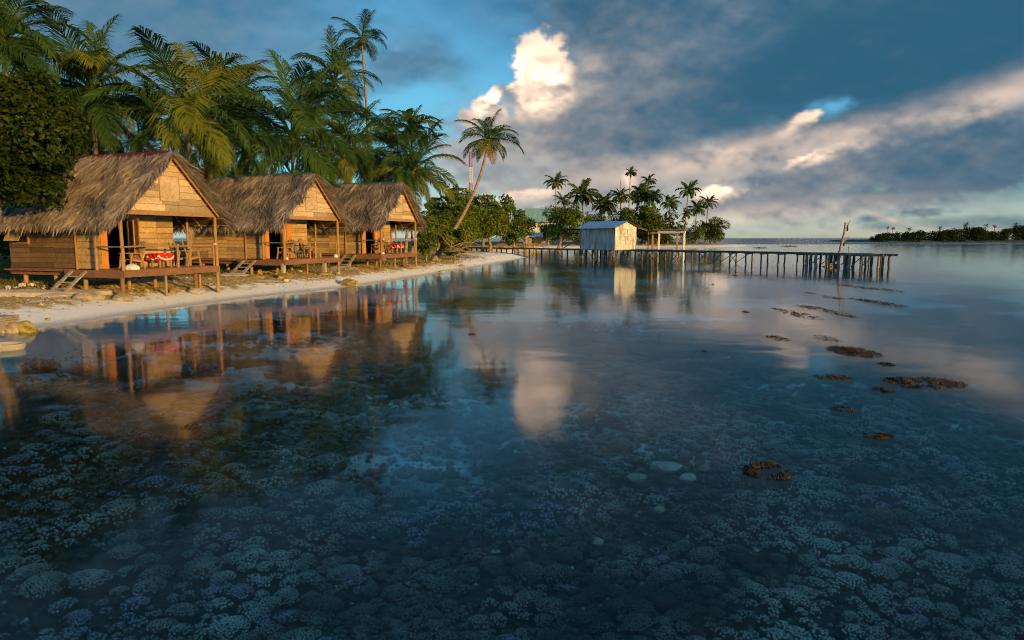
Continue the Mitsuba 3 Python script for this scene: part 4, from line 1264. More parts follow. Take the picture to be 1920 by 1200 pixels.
def palm(label, base, top, r, n, seed, bend=(0, 0), tint=0.5, trunk_r=0.15, lod=0, nuts=0, wind=(0.0, 0.0), whole=False, group="coconut palms", dry=1, spread=1.0):
    """A coconut palm: trunk from base to top, n leaves of length about r."""
    g = np.random.default_rng(seed)
    k = thing("coconut_palm", label, "palm tree", group)
    base, top = np.asarray(base, float), np.asarray(top, float)
    t = np.linspace(0, 1, 15)
    bow = np.sin(np.pi * t)[:, None] * np.array([bend[0], bend[1], 0.0])
    line = base + (top - base) * t[:, None] + bow
    rad = trunk_r * (1.0 - 0.45 * t + 0.9 * np.exp(-t * 18)) * (1 + 0.04 * np.sin(np.arange(15) * 2.3))
    m = MB(); m.tube(line, rad, 9 if lod == 0 else 6)
    put("trunk", m, "mat_trunk", k, smooth=50)
    crown = MB() if whole else None
    ddir = math.atan2(wind[1], wind[0]) if any(wind) else 0
    wk = math.hypot(*wind)
    for i in range(n):
        q = (i + 0.5) / n
        az = i * 2.39996 + g.normal(0, 0.18)
        inc = 1.45 - 2.25 * q ** 0.95 * spread + g.normal(0, 0.10)
        # the wind drags the leaves round to its lee side
        az = az + wk * 0.55 * math.sin(ddir - az)
        inc = inc - wk * 0.35 * math.cos(ddir - az) * 0 + wk * 0.1
        cls = int(np.argmin([abs(c[0] - inc) for c in CLASSES]))
        var = int(g.integers(0, 3))
        ln = r * g.uniform(0.82, 1.12) * (0.72 + 0.4 * math.sin(math.pi * min(q + 0.18, 1)))
        u = g.uniform(0, 1)
        if dry and i >= n - dry:
            mat = "mat_frond_dry"
        elif u < tint * (0.25 + 0.9 * q):
            mat = "mat_frond_yellow"
        elif u > 0.75:
            mat = "mat_frond_dark"
        else:
            mat = "mat_frond"
        M = T().translate((top + [0.07 * math.cos(az), 0.07 * math.sin(az), 0.05 - 0.12 * q]).tolist()).rotate([0, 0, 1], math.degrees(az)).rotate([1, 0, 0], float(g.normal(0, 14))).rotate([0, 1, 0], float(-math.degrees(inc - CLASSES[cls][0]))).scale(ln)
        if whole:
            fm = frond_mesh(*CLASSES[cls], seed=cls * 10 + var, nl=15, width=0.085, swept=(-0.2, 0.15, 0.4)[var])
            mt = np.array(M.matrix, float).reshape(4, 4)
            col = {"mat_frond": (0.09, 0.15, 0.035), "mat_frond_yellow": (0.16, 0.19, 0.035), "mat_frond_dark": (0.06, 0.105, 0.03), "mat_frond_dry": (0.22, 0.13, 0.045)}[mat]
            crown.add(np.array(fm.vertices) @ mt[:3, :3].T + mt[:3, 3], fm.faces, col)
        else:
            scene[key_of("frond", k)] = {**frond_ply(cls, var, mat, lod), "to_world": M}
    if whole:
        put("crown", crown, "mat_leaf", k)
    for i in range(nuts):
        m = MB()
        a0 = g.uniform(0, 6.28)
        cc = top + np.array([0.30 * math.cos(a0), 0.30 * math.sin(a0), -0.28])
        m.tube([top, cc + [0, 0, 0.15]], 0.03, 5)
        for _ in range(9):
            s = trimesh.creation.icosphere(1)
            m.add(np.array(s.vertices) * [0.10, 0.10, 0.125] + cc + g.normal(0, 0.13, 3), s.faces)
        put("coconut_bunch", m, "mat_coconut", k, smooth=True)
    return k


scene["mat_island"] = principled((0.07, 0.075, 0.045), 0.95)
scene["mat_coconut"] = principled((0.28, 0.24, 0.05), 0.5)


def palm_at(label, px, py, Y, rpx, n, seed, bpx=None, **kw):
    top = at(px, py, Y)
    bx = at(bpx if bpx is not None else px, 440, Y)
    base = np.array([bx[0], bx[1], max(G(bx[0], bx[1]), 0.1) - 0.2])
    return palm(label, base, top, rpx * Y / FPX, n, seed, **kw)


palm_at("dark palm cut off by the upper left corner of the picture", 8, 70, 33, 150, 26, 1, bpx=25, tint=0.1)
palm_at("big palm with long arching leaves right of the corner palm, above the round dark tree", 172, 168, 36, 175, 25, 2, bpx=190, tint=0.35, nuts=2)
palm_at("big palm right behind the nearest hut's ridge, trunk showing above the roof", 350, 222, 37, 180, 26, 3, bpx=347, tint=0.5, nuts=3, bend=(0.2, 0))
palm_at("dim palm half hidden between the two big palms of the left", 262, 262, 46, 130, 15, 4, tint=0.2)
palm_at("palm behind the big palm over the nearest hut, its leaf tip highest at right", 432, 195, 47, 125, 26, 5, bpx=440, tint=0.25)
palm_at("low palm just left of the middle hut's ridge", 455, 285, 50, 110, 15, 6, tint=0.4)
palm_at("big palm behind the middle hut's ridge with leaves spread like a star", 548, 253, 45, 170, 26, 7, bpx=532, tint=0.55, nuts=3, bend=(0.2, 0))
palm_at("palm between the star shaped palm and the tall thin palm", 628, 152, 60, 88, 26, 8, bpx=615, tint=0.25, nuts=1)
palm_at("tallest palm with a thin bare trunk above all others", 678, 72, 62, 54, 18, 9, bpx=687, tint=0.15, trunk_r=0.17, bend=(0.35, 0), nuts=1)
palm_at("bushy palm below the tallest palm, behind the farthest hut", 660, 283, 54, 125, 25, 10, bpx=652, tint=0.5, nuts=1)
palm_at("small far palm peeping left of the palms beside the last hut", 733, 250, 88, 42, 20, 11, tint=0.3, lod=1)
palm_at("far palm with a full crown above the one beside the last hut", 772, 240, 84, 56, 24, 12, tint=0.3, lod=1)
palm_at("palm right behind the farthest hut whose big leaves hang beside its roof", 772, 322, 55, 105, 28, 13, bpx=757, tint=0.6, nuts=2)
palm_at("dim palm low behind the middle hut, right of the star shaped palm", 605, 300, 56, 105, 15, 14, tint=0.5)
palm_at("dark palm in the gap between the corner palm and the round tree", 90, 205, 40, 130, 22, 16, tint=0.1)
palm_at("low palm between the farthest hut and the far full crown", 718, 320, 60, 85, 24, 17, tint=0.5)
palm_at("low dim palm left of the middle hut's roof", 395, 290, 44, 100, 15, 18, tint=0.5)

# the leaning palm over the bay
top = at(917, 262, 72)
bs = at(810, 440, 63); bs[2] = G(bs[0], bs[1]) - 0.2
pk = palm("palm leaning out over the beach on a long curved trunk", bs, top, 66 * 72 / FPX, 24, 20, bend=(0.9, 0), tint=0.35, trunk_r=0.20, nuts=1)

# palms on the far point
for i, (px, py, r, bx, n, nm) in enumerate([
    (1042, 343, 20, 1043, 20, "lone far palm standing left of the tin roofed shack above the trees"), (1054, 376, 15, 1050, 16, "small far palm right below the lone left one"), (1090, 367, 29, 1098, 24, "broad far palm directly above the shack's left roof end"),
    (1133, 386, 27, 1133, 24, "dark broad far palm directly above the shack's roof"), (1163, 370, 19, 1165, 20, "far palm beside the bare pole"), (1182, 324, 12, 1177, 16, "far tall palm with the smallest crown, highest on the point"),
    (1202, 366, 26, 1204, 24, "bushy far palm above the shack's right end"), (1216, 339, 14, 1211, 16, "second tall far palm right of the highest one"), (1255, 382, 18, 1255, 20, "far palm rising left of the brown dry palm group"),
    (1291, 358, 20, 1281, 22, "tall far palm with a slanting trunk near the end of the point"), (1306, 392, 19, 1303, 20, "lower brownish far palm right of the slanting one"), (1328, 381, 16, 1322, 18, "rightmost far palm on the point above the round bush"),
    (1285, 402, 13, 1284, 14, "small low far palm below the slanting one"), (1225, 372, 18, 1226, 18, "far palm between the bushy one and the brown group")]):
    Y = 215 + (i % 4) * 5
    palm_at(nm, px, py, Y, r * 1.14, n + 4, 100 + i, bpx=bx, tint=0.2, trunk_r=0.24, lod=1, wind=(0.9, 0.0), whole=True, group="palms on the far point", dry=2)

# ------------------------------------------------------------------ broadleaf trees and bushes


def leaf_cloud(m, centers, radii, n, size, cols, g, squash=0.8):
    """Leaves set through the outer shells of several lobes."""
    w = np.asarray(radii) ** 2
    pick = g.choice(len(radii), n, p=w / w.sum())
    C, R = np.asarray(centers)[pick], np.asarray(radii)[pick]
    d = unit(g.normal(size=(n, 3)))
    q = g.uniform(0.45, 1.0, n) ** 0.6
    p = C + d * (R * q)[:, None] * [1, 1, squash]
    p += 0.28 * R[:, None] * (np.stack([meshkit.noise(p * 1.1 / np.mean(radii) * 2.0 + k * 9, k) for k in range(3)], -1) - 0.5) * 2
    nr = unit(d + 0.8 * g.normal(size=(n, 3)) + [0, 0, 0.5])
    a = unit(np.cross(nr, g.normal(size=(n, 3)))); b = np.cross(nr, a)
    s = size * g.uniform(0.6, 1.3, n)[:, None]
    v = np.stack([p - a * s, p + b * s * 0.55, p + a * s + nr * s * -0.25, p - b * s * 0.55], 1).reshape(-1, 3)
    f = (np.array([[0, 1, 2], [0, 2, 3]])[None] + 4 * np.arange(n)[:, None, None]).reshape(-1, 3)
    tone = cols[g.integers(0, len(cols), n)] * g.uniform(0.7, 1.3, n)[:, None]
    tone = tone * (0.75 + 0.55 * g.uniform(0, 1, len(radii))[pick])[:, None]
    m.add(v, f, np.repeat(tone, 4, 0))


GREEN = np.array([[0.08, 0.14, 0.028], [0.12, 0.185, 0.033], [0.06, 0.105, 0.024], [0.17, 0.205, 0.033]])
LIME = np.array([[0.12, 0.18, 0.025], [0.17, 0.22, 0.03], [0.07, 0.12, 0.02], [0.22, 0.21, 0.03]])
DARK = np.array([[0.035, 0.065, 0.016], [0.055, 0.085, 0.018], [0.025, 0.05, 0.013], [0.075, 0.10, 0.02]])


def tree(label, px, py, Y, rx, ry, seed, cols=GREEN, n=9000, size=None, bpx=None, name="broadleaf_tree", cat="tree", group="leafy trees along the shore", lobes=22, trunk=0.22, ground_z=None, deep=1.0):
    g = np.random.default_rng(seed)
    k = thing(name, label, cat, group)
    c = at(px, py, Y)
    R, Z = rx * Y / FPX, ry * Y / FPX
    d = unit(g.normal(size=(lobes, 3)))
    q = g.uniform(0.25, 0.82, lobes)
    cen = c + d * q[:, None] * [R, R * deep, Z]
    rad = g.uniform(0.26, 0.44, lobes) * min(R, Z * 1.3)
    m = MB()
    leaf_cloud(m, cen, rad, n, size or 0.055 * min(R, Z), cols, g)
    put("crown", m, "mat_leaf", k)
    bx = at(bpx if bpx is not None else px, 440, Y)
    gz = G(bx[0], bx[1]) if ground_z is None else ground_z
    base = np.array([bx[0], bx[1], gz - 0.2])
    fork = base + (c - base) * 0.55
    m = MB()
    m.tube([base, base + (fork - base) * 0.5 + g.normal(0, 0.08, 3) * [1, 1, 0], fork], [trunk * 1.3, trunk, trunk * 0.8], 8)
    for i in range(min(9, lobes)):
        mid = fork + (cen[i] - fork) * 0.5 + g.normal(0, 0.1, 3)
        m.tube([fork, mid, cen[i]], [trunk * 0.55, trunk * 0.33, trunk * 0.1], 6)
    put("trunk", m, "mat_trunk", k, smooth=50)
    return k


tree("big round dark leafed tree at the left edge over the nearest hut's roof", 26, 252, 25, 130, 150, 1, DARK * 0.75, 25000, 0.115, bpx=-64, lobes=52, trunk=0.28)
# screen of trees and scrub behind the palms and huts
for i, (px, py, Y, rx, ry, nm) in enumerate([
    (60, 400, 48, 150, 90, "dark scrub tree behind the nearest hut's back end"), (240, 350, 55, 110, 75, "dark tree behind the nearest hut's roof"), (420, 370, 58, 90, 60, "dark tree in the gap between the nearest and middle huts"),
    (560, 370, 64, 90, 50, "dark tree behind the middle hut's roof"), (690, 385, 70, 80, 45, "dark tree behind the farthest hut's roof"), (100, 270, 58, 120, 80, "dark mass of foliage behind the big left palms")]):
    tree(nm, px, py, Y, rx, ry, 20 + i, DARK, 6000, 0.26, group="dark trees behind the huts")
for i, (px, py, Y, rx, ry, cols, n, nm, bp) in enumerate([
    (848, 402, 92, 54, 54, GREEN, 9000, "leafy tree behind the foot of the leaning palm", None), (905, 404, 108, 50, 56, GREEN, 9000, "dark topped tree right behind the leaning trunk", None),
    (915, 420, 98, 46, 40, LIME, 9000, "bright yellow green tree with a leaning trunk above the low jetty", 918), (955, 412, 122, 40, 50, GREEN, 7000, "darker green tree left of the pale green roof", 968),
    (985, 424, 135, 24, 28, DARK, 4000, "small dark tree before the pale green roof", None), (822, 425, 78, 34, 34, LIME, 7000, "bright bush like tree just right of the farthest hut's palm", None),
    (868, 432, 84, 54, 34, LIME, 9000, "bright green tree low before the leaning palm's trunk", None)]):
    tree(nm, px, py, Y, rx, ry, 40 + i, cols, n, None, bpx=bp)
tree("low spreading bush hanging over the sand right of the farthest hut", 850, 452, 62, 44, 26, 60, LIME, 9000, 0.14, name="shore_bush", cat="bush", group=None, trunk=0.10)
tree("dark undergrowth bush close to the farthest hut's right side", 800, 452, 60, 26, 24, 61, GREEN, 5000, 0.14, name="shore_bush", cat="bush", group=None, trunk=0.08)
m = MB()
g = np.random.default_rng(8)
b0 = at(838, 470, 60)
for i in range(9):
    p = [b0 + g.normal(0, 0.2, 3) * [1, 1, 0.3]]
    d = np.array([1.0, -0.25, 0.05]) + g.normal(0, 0.3, 3) * [0.6, 1, 0.25]
    for j in range(6):
        d = unit(d + g.normal(0, 0.28, 3)) * 0.62
        q = p[-1] + d
        q[2] = max(q[2], G(q[0], q[1]) + 0.06)
        p.append(q)
    m.tube(p, np.linspace(0.055, 0.012, 7), 5)
put("bare_branches", m, "mat_trunk", label="dead grey branches sprawling on the sand under the shore bush", cat="branches")
for i, (px, py, Y, rx, ry, cols, n, nm, bp) in enumerate([
    (1062, 420, 165, 50, 36, GREEN, 9000, "broad green tree standing left of the shack's roof", 1045), (1028, 432, 180, 22, 24, DARK, 4000, "dark tree under the pale green roof, right of it", None),
    (1012, 446, 186, 16, 12, DARK, 2500, "low dark bush below the pale green roof", None),
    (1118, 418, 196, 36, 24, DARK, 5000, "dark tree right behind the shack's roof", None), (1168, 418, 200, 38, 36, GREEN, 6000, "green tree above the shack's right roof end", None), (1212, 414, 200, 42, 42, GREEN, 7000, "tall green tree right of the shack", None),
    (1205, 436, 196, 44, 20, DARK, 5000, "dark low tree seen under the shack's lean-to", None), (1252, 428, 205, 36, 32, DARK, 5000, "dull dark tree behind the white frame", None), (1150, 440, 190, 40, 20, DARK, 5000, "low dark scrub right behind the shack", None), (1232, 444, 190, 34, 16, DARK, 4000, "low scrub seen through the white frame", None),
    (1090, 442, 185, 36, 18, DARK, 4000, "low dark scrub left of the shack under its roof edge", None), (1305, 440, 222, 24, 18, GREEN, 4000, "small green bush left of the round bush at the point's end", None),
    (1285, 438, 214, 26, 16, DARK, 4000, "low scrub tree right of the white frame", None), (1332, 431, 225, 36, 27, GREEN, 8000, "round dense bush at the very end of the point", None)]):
    tree(nm, px, py, Y, rx, ry, 70 + i, cols, n, None, bpx=bp, group="trees on the far point", trunk=0.3)
m = MB(); a = at(1164, 391, 214); b = at(1163, 339, 214); m.tube([a - [0, 0, 8], a, b], [0.22, 0.18, 0.10], 7)
put("bare_pole", m, "mat_trunk", smooth=50, label="bare dead palm pole among the far palms", cat="pole")

# ------------------------------------------------------------------ jetty, shack, frame
ZJ = 1.30
J0, J1 = np.array([14.9, 83.0]), np.array([32.2, 59.4])
JN = unit(J1 - J0)
JS = np.array([-JN[1], JN[0]])
JL = float(np.linalg.norm(J1 - J0))
SH0, SHW, SHL = np.array([12.4, 82.5]), np.array([0.785, 0.62]), np.array([-0.62, 0.785])
K0, K1 = np.array([8.6, 87.4]), np.array([-6.5, 104.5])


def jp(s, t, z):
    q = J0 + JN * s + JS * t
    return np.array([q[0], q[1], z])


jet = thing("jetty", "long grey wooden jetty on crossed stilts running out from the shack", "jetty")
g = np.random.default_rng(4)
for i in range(int(JL / 0.26)):
    s = i * 0.26
    wd = 0.75 if s < JL - 6.5 else 1.35
    m = MB(); m.beam(jp(s, -wd + g.uniform(-.05, .05), ZJ - 0.025 + g.uniform(-.008, .008)), jp(s, wd + g.uniform(-.05, .05), ZJ - 0.025 + g.uniform(-.008, .008)), 0.235, 0.045)
    put("plank", m, "mat_grey_wood", jet)
for t in (-0.6, 0.6):
    m = MB(); m.beam(jp(-1.5, t, ZJ - 0.13), jp(JL + 0.5, t, ZJ - 0.13), 0.08, 0.16)
    put("stringer", m, "mat_grey_wood", jet)
for t in (-1.3, 1.3):
    m = MB(); m.beam(jp(JL - 6.5, t, ZJ - 0.14), jp(JL + 0.6, t, ZJ - 0.14), 0.10, 0.19)
    put("stringer", m, "mat_grey_wood", jet)
s = 0.6
while s < JL - 7:
    for t in (-0.55, 0.55):
        m = MB(); m.tube([jp(s + g.uniform(-.25, .25), t * g.uniform(0.9, 1.35), -0.8), jp(s, t, 0.3), jp(s, t, ZJ - 0.06)], [0.085, 0.08, 0.075], 8)
        put("stilt", m, "mat_grey_wood", jet, smooth=50)
    if g.uniform() < 0.65:
        for sg in (-1, 1):
            m = MB(); m.beam(jp(s + 0.06 * sg, -0.55 * sg, 0.12 + g.uniform(0, .1)), jp(s + 0.06 * sg, 0.55 * sg, ZJ - 0.22), 0.045, 0.06)
            put("brace", m, "mat_grey_wood", jet)
    m = MB(); m.beam(jp(s, -0.75, ZJ - 0.24), jp(s, 0.75, ZJ - 0.24), 0.09, 0.10)
    put("cap_beam", m, "mat_grey_wood", jet)
    if g.uniform() < 0.3:
        m = MB(); m.beam(jp(s, 0.5, 0.05), jp(s + 1.6, 0.5, ZJ - 0.25), 0.05, 0.06)
        put("brace", m, "mat_grey_wood", jet)
    s += g.uniform(1.75, 2.15)
for i in range(26):
    s = JL - 6.4 + 6.6 * (i // 2) / 12.5 + g.uniform(-.12, .12)
    t = (-1.25, 1.25)[i % 2] + g.uniform(-.12, .12) + (g.uniform(0, 1.2) if i % 3 == 0 else 0)
    r = g.uniform(0.09, 0.16)
    m = MB(); m.tube([jp(s + g.uniform(-.2, .2), t, -0.8), jp(s + g.uniform(-.06, .06), t, 0.5), jp(s, t, ZJ - 0.05)], [r, r, r * 0.85], 8)
    put("stilt", m, "mat_grey_wood" if i % 4 else "mat_pale_wood", jet, smooth=50)
for i in range(6):
    s = JL - 5.8 + i * 0.9
    m = MB(); m.beam(jp(s, -1.2, 0.1 + g.uniform(0, .3)), jp(s + 0.9, -1.2, ZJ - 0.3), 0.05, 0.06)
    put("brace", m, "mat_grey_wood", jet)

# dead tree trunk tied to the jetty end as a mast
b = jp(JL - 5.7, -1.5, -0.6)
up = [b, at(1571, 490, b[1]), at(1578, 455, b[1]), at(1583, 437, b[1]), at(1585, 417, b[1])]
mast = put("bare_mast", MB().tube(up, [0.17, 0.16, 0.13, 0.10, 0.07], 8), "mat_pale_wood", smooth=50, label="bare leaning tree trunk used as a mast near the jetty's end", cat="mast")
m = MB(); m.tube([up[2] + [0, 0, 0.0], at(1588, 447, b[1]), at(1592, 443, b[1])], [0.09, 0.06, 0.03], 6); put("branch", m, "mat_pale_wood", mast, smooth=50)
m = MB(); m.tube([at(1584, 432, b[1]), at(1589, 424, b[1]), at(1595, 412, b[1])], [0.07, 0.06, 0.02], 6); put("branch", m, "mat_pale_wood", mast, smooth=50)
m = MB(); m.tube([at(1585, 418, b[1]), at(1588, 419.5, b[1]), at(1591, 419, b[1])], [0.05, 0.03, 0.02], 6); put("branch", m, "mat_pale_wood", mast, smooth=50)
for i, (px, py, h, lab) in enumerate(((1588.5, 428, 9, "dark bundle of floats hung high on the leaning mast"), (1582, 458, 5, "small dark float hung low on the leaning mast"))):
    c = at(px, py, b[1]); s_ = b[1] / FPX
    m = MB()
    for j in range(4):
        ic = trimesh.creation.icosphere(2)
        m.add(np.array(ic.vertices) * [1.5 * s_, 1.5 * s_, h / 4.2 * s_] + c + [g.uniform(-1, 1) * s_, 0, (1.5 - j) * h / 3.6 * s_], ic.faces)
    m.tube([c + [0, 0, h * 0.75 * s_], c], 0.3 * s_, 5)
    put("hanging_float", m, "mat_black", smooth=True, label=lab, cat="float")
m = MB(); q = jp(JL - 3.6, 0.9, ZJ); m.tube([q, q + [0, 0, 0.42]], 0.025, 6); m.tube([q + [-.01, 0, 0.40], q + [0.01, 0, 0.52]], [0.07, 0.05], 8)
put("mooring_peg", m, "mat_grey_wood", label="short peg standing on the jetty's end platform", cat="peg")


def on_sh(u, w, z):
    q = SH0 + SHW * u + SHL * w
    return np.array([q[0], q[1], z])


SW, SL_, ZE, ZR = 3.65, 6.0, 4.08, 4.64
shack = thing("tin_roof_shack", "white boarded boat shack with a blue tin roof standing on stilts over the water", "shack")
FZ = ZJ + 0.0
m = MB(); m.hexa([on_sh(0.04, 0.04, FZ - .15), on_sh(SW - 0.04, 0.04, FZ - .15), on_sh(SW - 0.04, SL_ - .04, FZ - .15), on_sh(0.04, SL_ - .04, FZ - .15), on_sh(0.04, 0.04, FZ), on_sh(SW - 0.04, 0.04, FZ), on_sh(SW - 0.04, SL_ - .04, FZ), on_sh(0.04, SL_ - .04, FZ)])
put("floor", m, "mat_grey_wood", shack)


def wall_panels(name, p0, p1, zt0, zt1, n, nrm, mat="mat_siding", ridge=None):
    wk = key_of(name, shack)
    nrm = np.array([nrm[0], nrm[1], 0.0])
    p0, p1 = np.asarray(p0), np.asarray(p1)
    zt = lambda t: zt0 + (zt1 - zt0) * t if ridge is None else (zt0 + (ridge - zt0) * (1 - abs(2 * t - 1)))
    pt = lambda t, z: np.array([*(p0 + (p1 - p0) * t), z])
    m = MB()
    ts = np.linspace(0, 1, 3)
    for a, b in zip(ts[:-1], ts[1:]):
        m.prism([pt(a, FZ + .003), pt(b, FZ + .003), pt(b, zt(b) - .03), pt(a, zt(a) - .03)], -nrm * 0.06, -nrm * 0.004)
    scene[wk] = mikit.ply(m.get()[0], mat)
    g = np.random.default_rng(len(wk))
    for i in range(n):
        a, b = i / n + 0.002, (i + 1) / n - 0.002
        d = g.uniform(0.004, 0.022)
        cs_ = [a, b] if ridge is None or not (a < 0.5 < b) else [a, 0.5, b]
        m = MB()
        for u, v in zip(cs_[:-1], cs_[1:]):
            m.prism([pt(u, FZ - 0.08), pt(v, FZ - 0.08), pt(v, zt(v) - .02), pt(u, zt(u) - .02)], nrm * 0.0, nrm * d)
        put("board", m, mat, wk)
    return wk


wl = wall_panels("side_wall", SH0, SH0 + SHL * SL_, ZE, ZE, 7, -SHW)
wall_panels("side_wall", SH0 + SHW * SW, SH0 + SHW * SW + SHL * SL_, ZE, ZE, 6, SHW)
wg = wall_panels("gable_wall", SH0, SH0 + SHW * SW, ZE, ZE, 8, -SHL, ridge=ZR)
wall_panels("back_wall", SH0 + SHL * SL_, SH0 + SHW * SW + SHL * SL_, ZE, ZE, 6, SHL, ridge=ZR)
for u in (1.25, 2.55):
    for z0, z1 in ((3.12, 3.70), (2.42, 2.86)):
        m = MB()
        d = -np.array([*SHL, 0]) * 0.045
        m.prism([on_sh(u - .46, 0, z0), on_sh(u + .46, 0, z0), on_sh(u + .46, 0, z1), on_sh(u - .46, 0, z1)], d * 0.55, d)
        wnd = put("shutter", m, "mat_siding", wg)
        m = MB()
        for a in ((u - .50, u + .50, z0 - .04, z0), (u - .50, u + .50, z1, z1 + .05), (u - .50, u - .46, z0, z1), (u + .46, u + .50, z0, z1)):
            m.prism([on_sh(a[0], 0, a[2]), on_sh(a[1], 0, a[2]), on_sh(a[1], 0, a[3]), on_sh(a[0], 0, a[3])], d * 0.5, d * 1.5)
        put("frame", m, "mat_pale_wood", wnd)
for w_ in (1.1, 3.0, 4.8):
    d = -np.array([*SHW, 0])
    m = MB(); m.prism([on_sh(0, w_ - .6, 2.55), on_sh(0, w_ + .6, 2.55), on_sh(0, w_ + .6, 2.61), on_sh(0, w_ - .6, 2.61)], d * 0.01, d * 0.035)
    put("batten", m, "mat_siding", wl)
for a, b in ((0, 0), (SW, 0), (0, SL_), (SW, SL_)):
    m = MB(); c = on_sh(a, b, 0); m.box((c[0] - .06, c[1] - .06, FZ - .1), (c[0] + .06, c[1] + .06, ZE - 0.02)); put("corner_post", m, "mat_siding", shack)
rk = key_of("roof", shack)
sl = (ZR + 0.06 - (ZE - 0.06)) / (SW / 2)
m = MB()
for sg, ext in ((-1, 0.55), (1, 0.25)):
    u1 = SW / 2 + sg * (SW / 2 + ext)
    z1 = ZR + 0.06 - sl * (SW / 2 + ext)
    m.prism([on_sh(SW / 2, -0.4, ZR + .06), on_sh(u1, -0.4, z1), on_sh(u1, SL_ + 0.4, z1), on_sh(SW / 2, SL_ + 0.4, ZR + .06)], np.zeros(3), np.array([0, 0, -0.03]))
scene[rk] = mikit.ply(m.get()[0], "mat_tin_dark")
for sg, ext, mat in ((-1, 0.58, "mat_tin_blue"), (1, 0.28, "mat_tin_dark")):
    for i in range(7):
        w0 = -0.42 + i * (SL_ + 0.84) / 7
        w1 = w0 + (SL_ + 0.84) / 7 + 0.02
        u1 = SW / 2 + sg * (SW / 2 + ext)
        z1 = ZR + 0.07 - sl * (SW / 2 + ext)
        m = MB()
        n = 10
        for j in range(n):                                  # corrugations
            a, b = w0 + (w1 - w0) * j / n, w0 + (w1 - w0) * (j + 1) / n
            h0, h1 = 0.012 * math.sin(j * 3.14), 0.03 * (j % 2)
            m.prism([on_sh(SW / 2, a, ZR + .075 + 0.02 * (j % 2)), on_sh(u1, a, z1 + 0.02 * (j % 2)), on_sh(u1, b, z1 + 0.02 * ((j + 1) % 2)), on_sh(SW / 2, b, ZR + .075 + 0.02 * ((j + 1) % 2))], np.zeros(3), np.array([0, 0, -0.008]))
        put("sheet", m, mat, rk)
# lean-to on the right
lk = key_of("lean_to", shack)
m = MB(); m.prism([on_sh(SW + .28, -0.2, 4.02), on_sh(SW + 2.6, -0.2, 3.55), on_sh(SW + 2.6, SL_, 3.55), on_sh(SW + .28, SL_, 4.02)], np.zeros(3), np.array([0, 0, -0.05]))
scene[lk] = mikit.ply(m.get()[0], "mat_tin_dark")
for w_ in (0.0, 2.9, 5.8):
    m = MB(); m.tube([on_sh(SW + 2.3, w_, -0.6), on_sh(SW + 2.3, w_, 3.55)], 0.07, 7); put("post", m, "mat_post", lk, smooth=50)
    m = MB(); m.beam(on_sh(SW + 0.05, w_, 3.98), on_sh(SW + 2.5, w_, 3.48), 0.07, 0.09); put("rafter", m, "mat_post", lk)
m = MB(); m.prism([on_sh(SW, -.3, FZ - .05), on_sh(SW + 2.6, -.3, FZ - .05), on_sh(SW + 2.6, SL_, FZ - .05), on_sh(SW, SL_, FZ - .05)], np.zeros(3), np.array([0, 0, -0.08])); put("deck", m, "mat_grey_wood", lk)
# lean-to, left and behind
lk = key_of("lean_to", shack)
m = MB(); m.prism([on_sh(-0.3, SL_ + .1, 3.95), on_sh(SW, SL_ + .1, 3.95), on_sh(SW, SL_ + 3.6, 3.72), on_sh(-0.3, SL_ + 3.6, 3.72)], np.zeros(3), np.array([0, 0, -0.05]))
scene[lk] = mikit.ply(m.get()[0], "mat_tin_dark")
for u in (-0.1, SW - .3):
    m = MB(); m.tube([on_sh(u, SL_ + 3.3, -0.6), on_sh(u, SL_ + 3.3, 3.7)], 0.07, 7); put("post", m, "mat_post", lk, smooth=50)
m = MB(); m.beam(on_sh(-0.1, SL_ + 3.2, 3.0), on_sh(-0.1, SL_ + 0.1, 1.9), 0.09, 0.14); put("brace", m, "mat_post", lk)
m = MB(); m.beam(on_sh(-0.05, SL_ + 3.0, 1.4), on_sh(-0.05, SL_ + 0.1, 2.6), 0.08, 0.12); put("brace", m, "mat_post", lk)
m = MB(); m.beam(on_sh(-0.2, SL_ + 3.4, 3.25), on_sh(-0.2, SL_ + 0.05, 3.25), 0.07, 0.20); put("fascia", m, "mat_red_paint", lk, label="dark red board under the left lean-to roof")
m = MB(); m.prism([on_sh(0, SL_, FZ - .05), on_sh(SW, SL_, FZ - .05), on_sh(SW, SL_ + 3.6, FZ - .05), on_sh(0, SL_ + 3.6, FZ - .05)], np.zeros(3), np.array([0, 0, -0.08])); put("deck", m, "mat_grey_wood", lk)
for i in range(7):
    for j in range(4):
        u, w_ = 0.1 + j * (SW - 0.2) / 3 + g.uniform(-.15, .15), 0.1 + i * (SL_ - 0.2) / 6 + g.uniform(-.15, .15)
        m = MB(); m.tube([on_sh(u + g.uniform(-.1, .1), w_, -0.8), on_sh(u, w_, FZ - .12)], g.uniform(0.07, 0.11), 7)
        put("stilt", m, "mat_pale_wood" if (i == 0 or j == 0) and (i + j) % 2 == 0 else "mat_grey_wood", shack, smooth=50)
for i in range(5):
    a, b_ = on_sh(0, i * 1.2 + .1, 0.15), on_sh(0, i * 1.2 + 1.2, FZ - .25)
    m = MB(); m.beam(a, b_, 0.05, 0.07); put("stilt_brace", m, "mat_grey_wood", shack)
for i in range(3):
    m = MB(); m.beam(on_sh(i * 1.15 + .1, 0, 0.15), on_sh(i * 1.15 + 1.2, 0, FZ - .25), 0.05, 0.07); put("stilt_brace", m, "mat_grey_wood", shack)

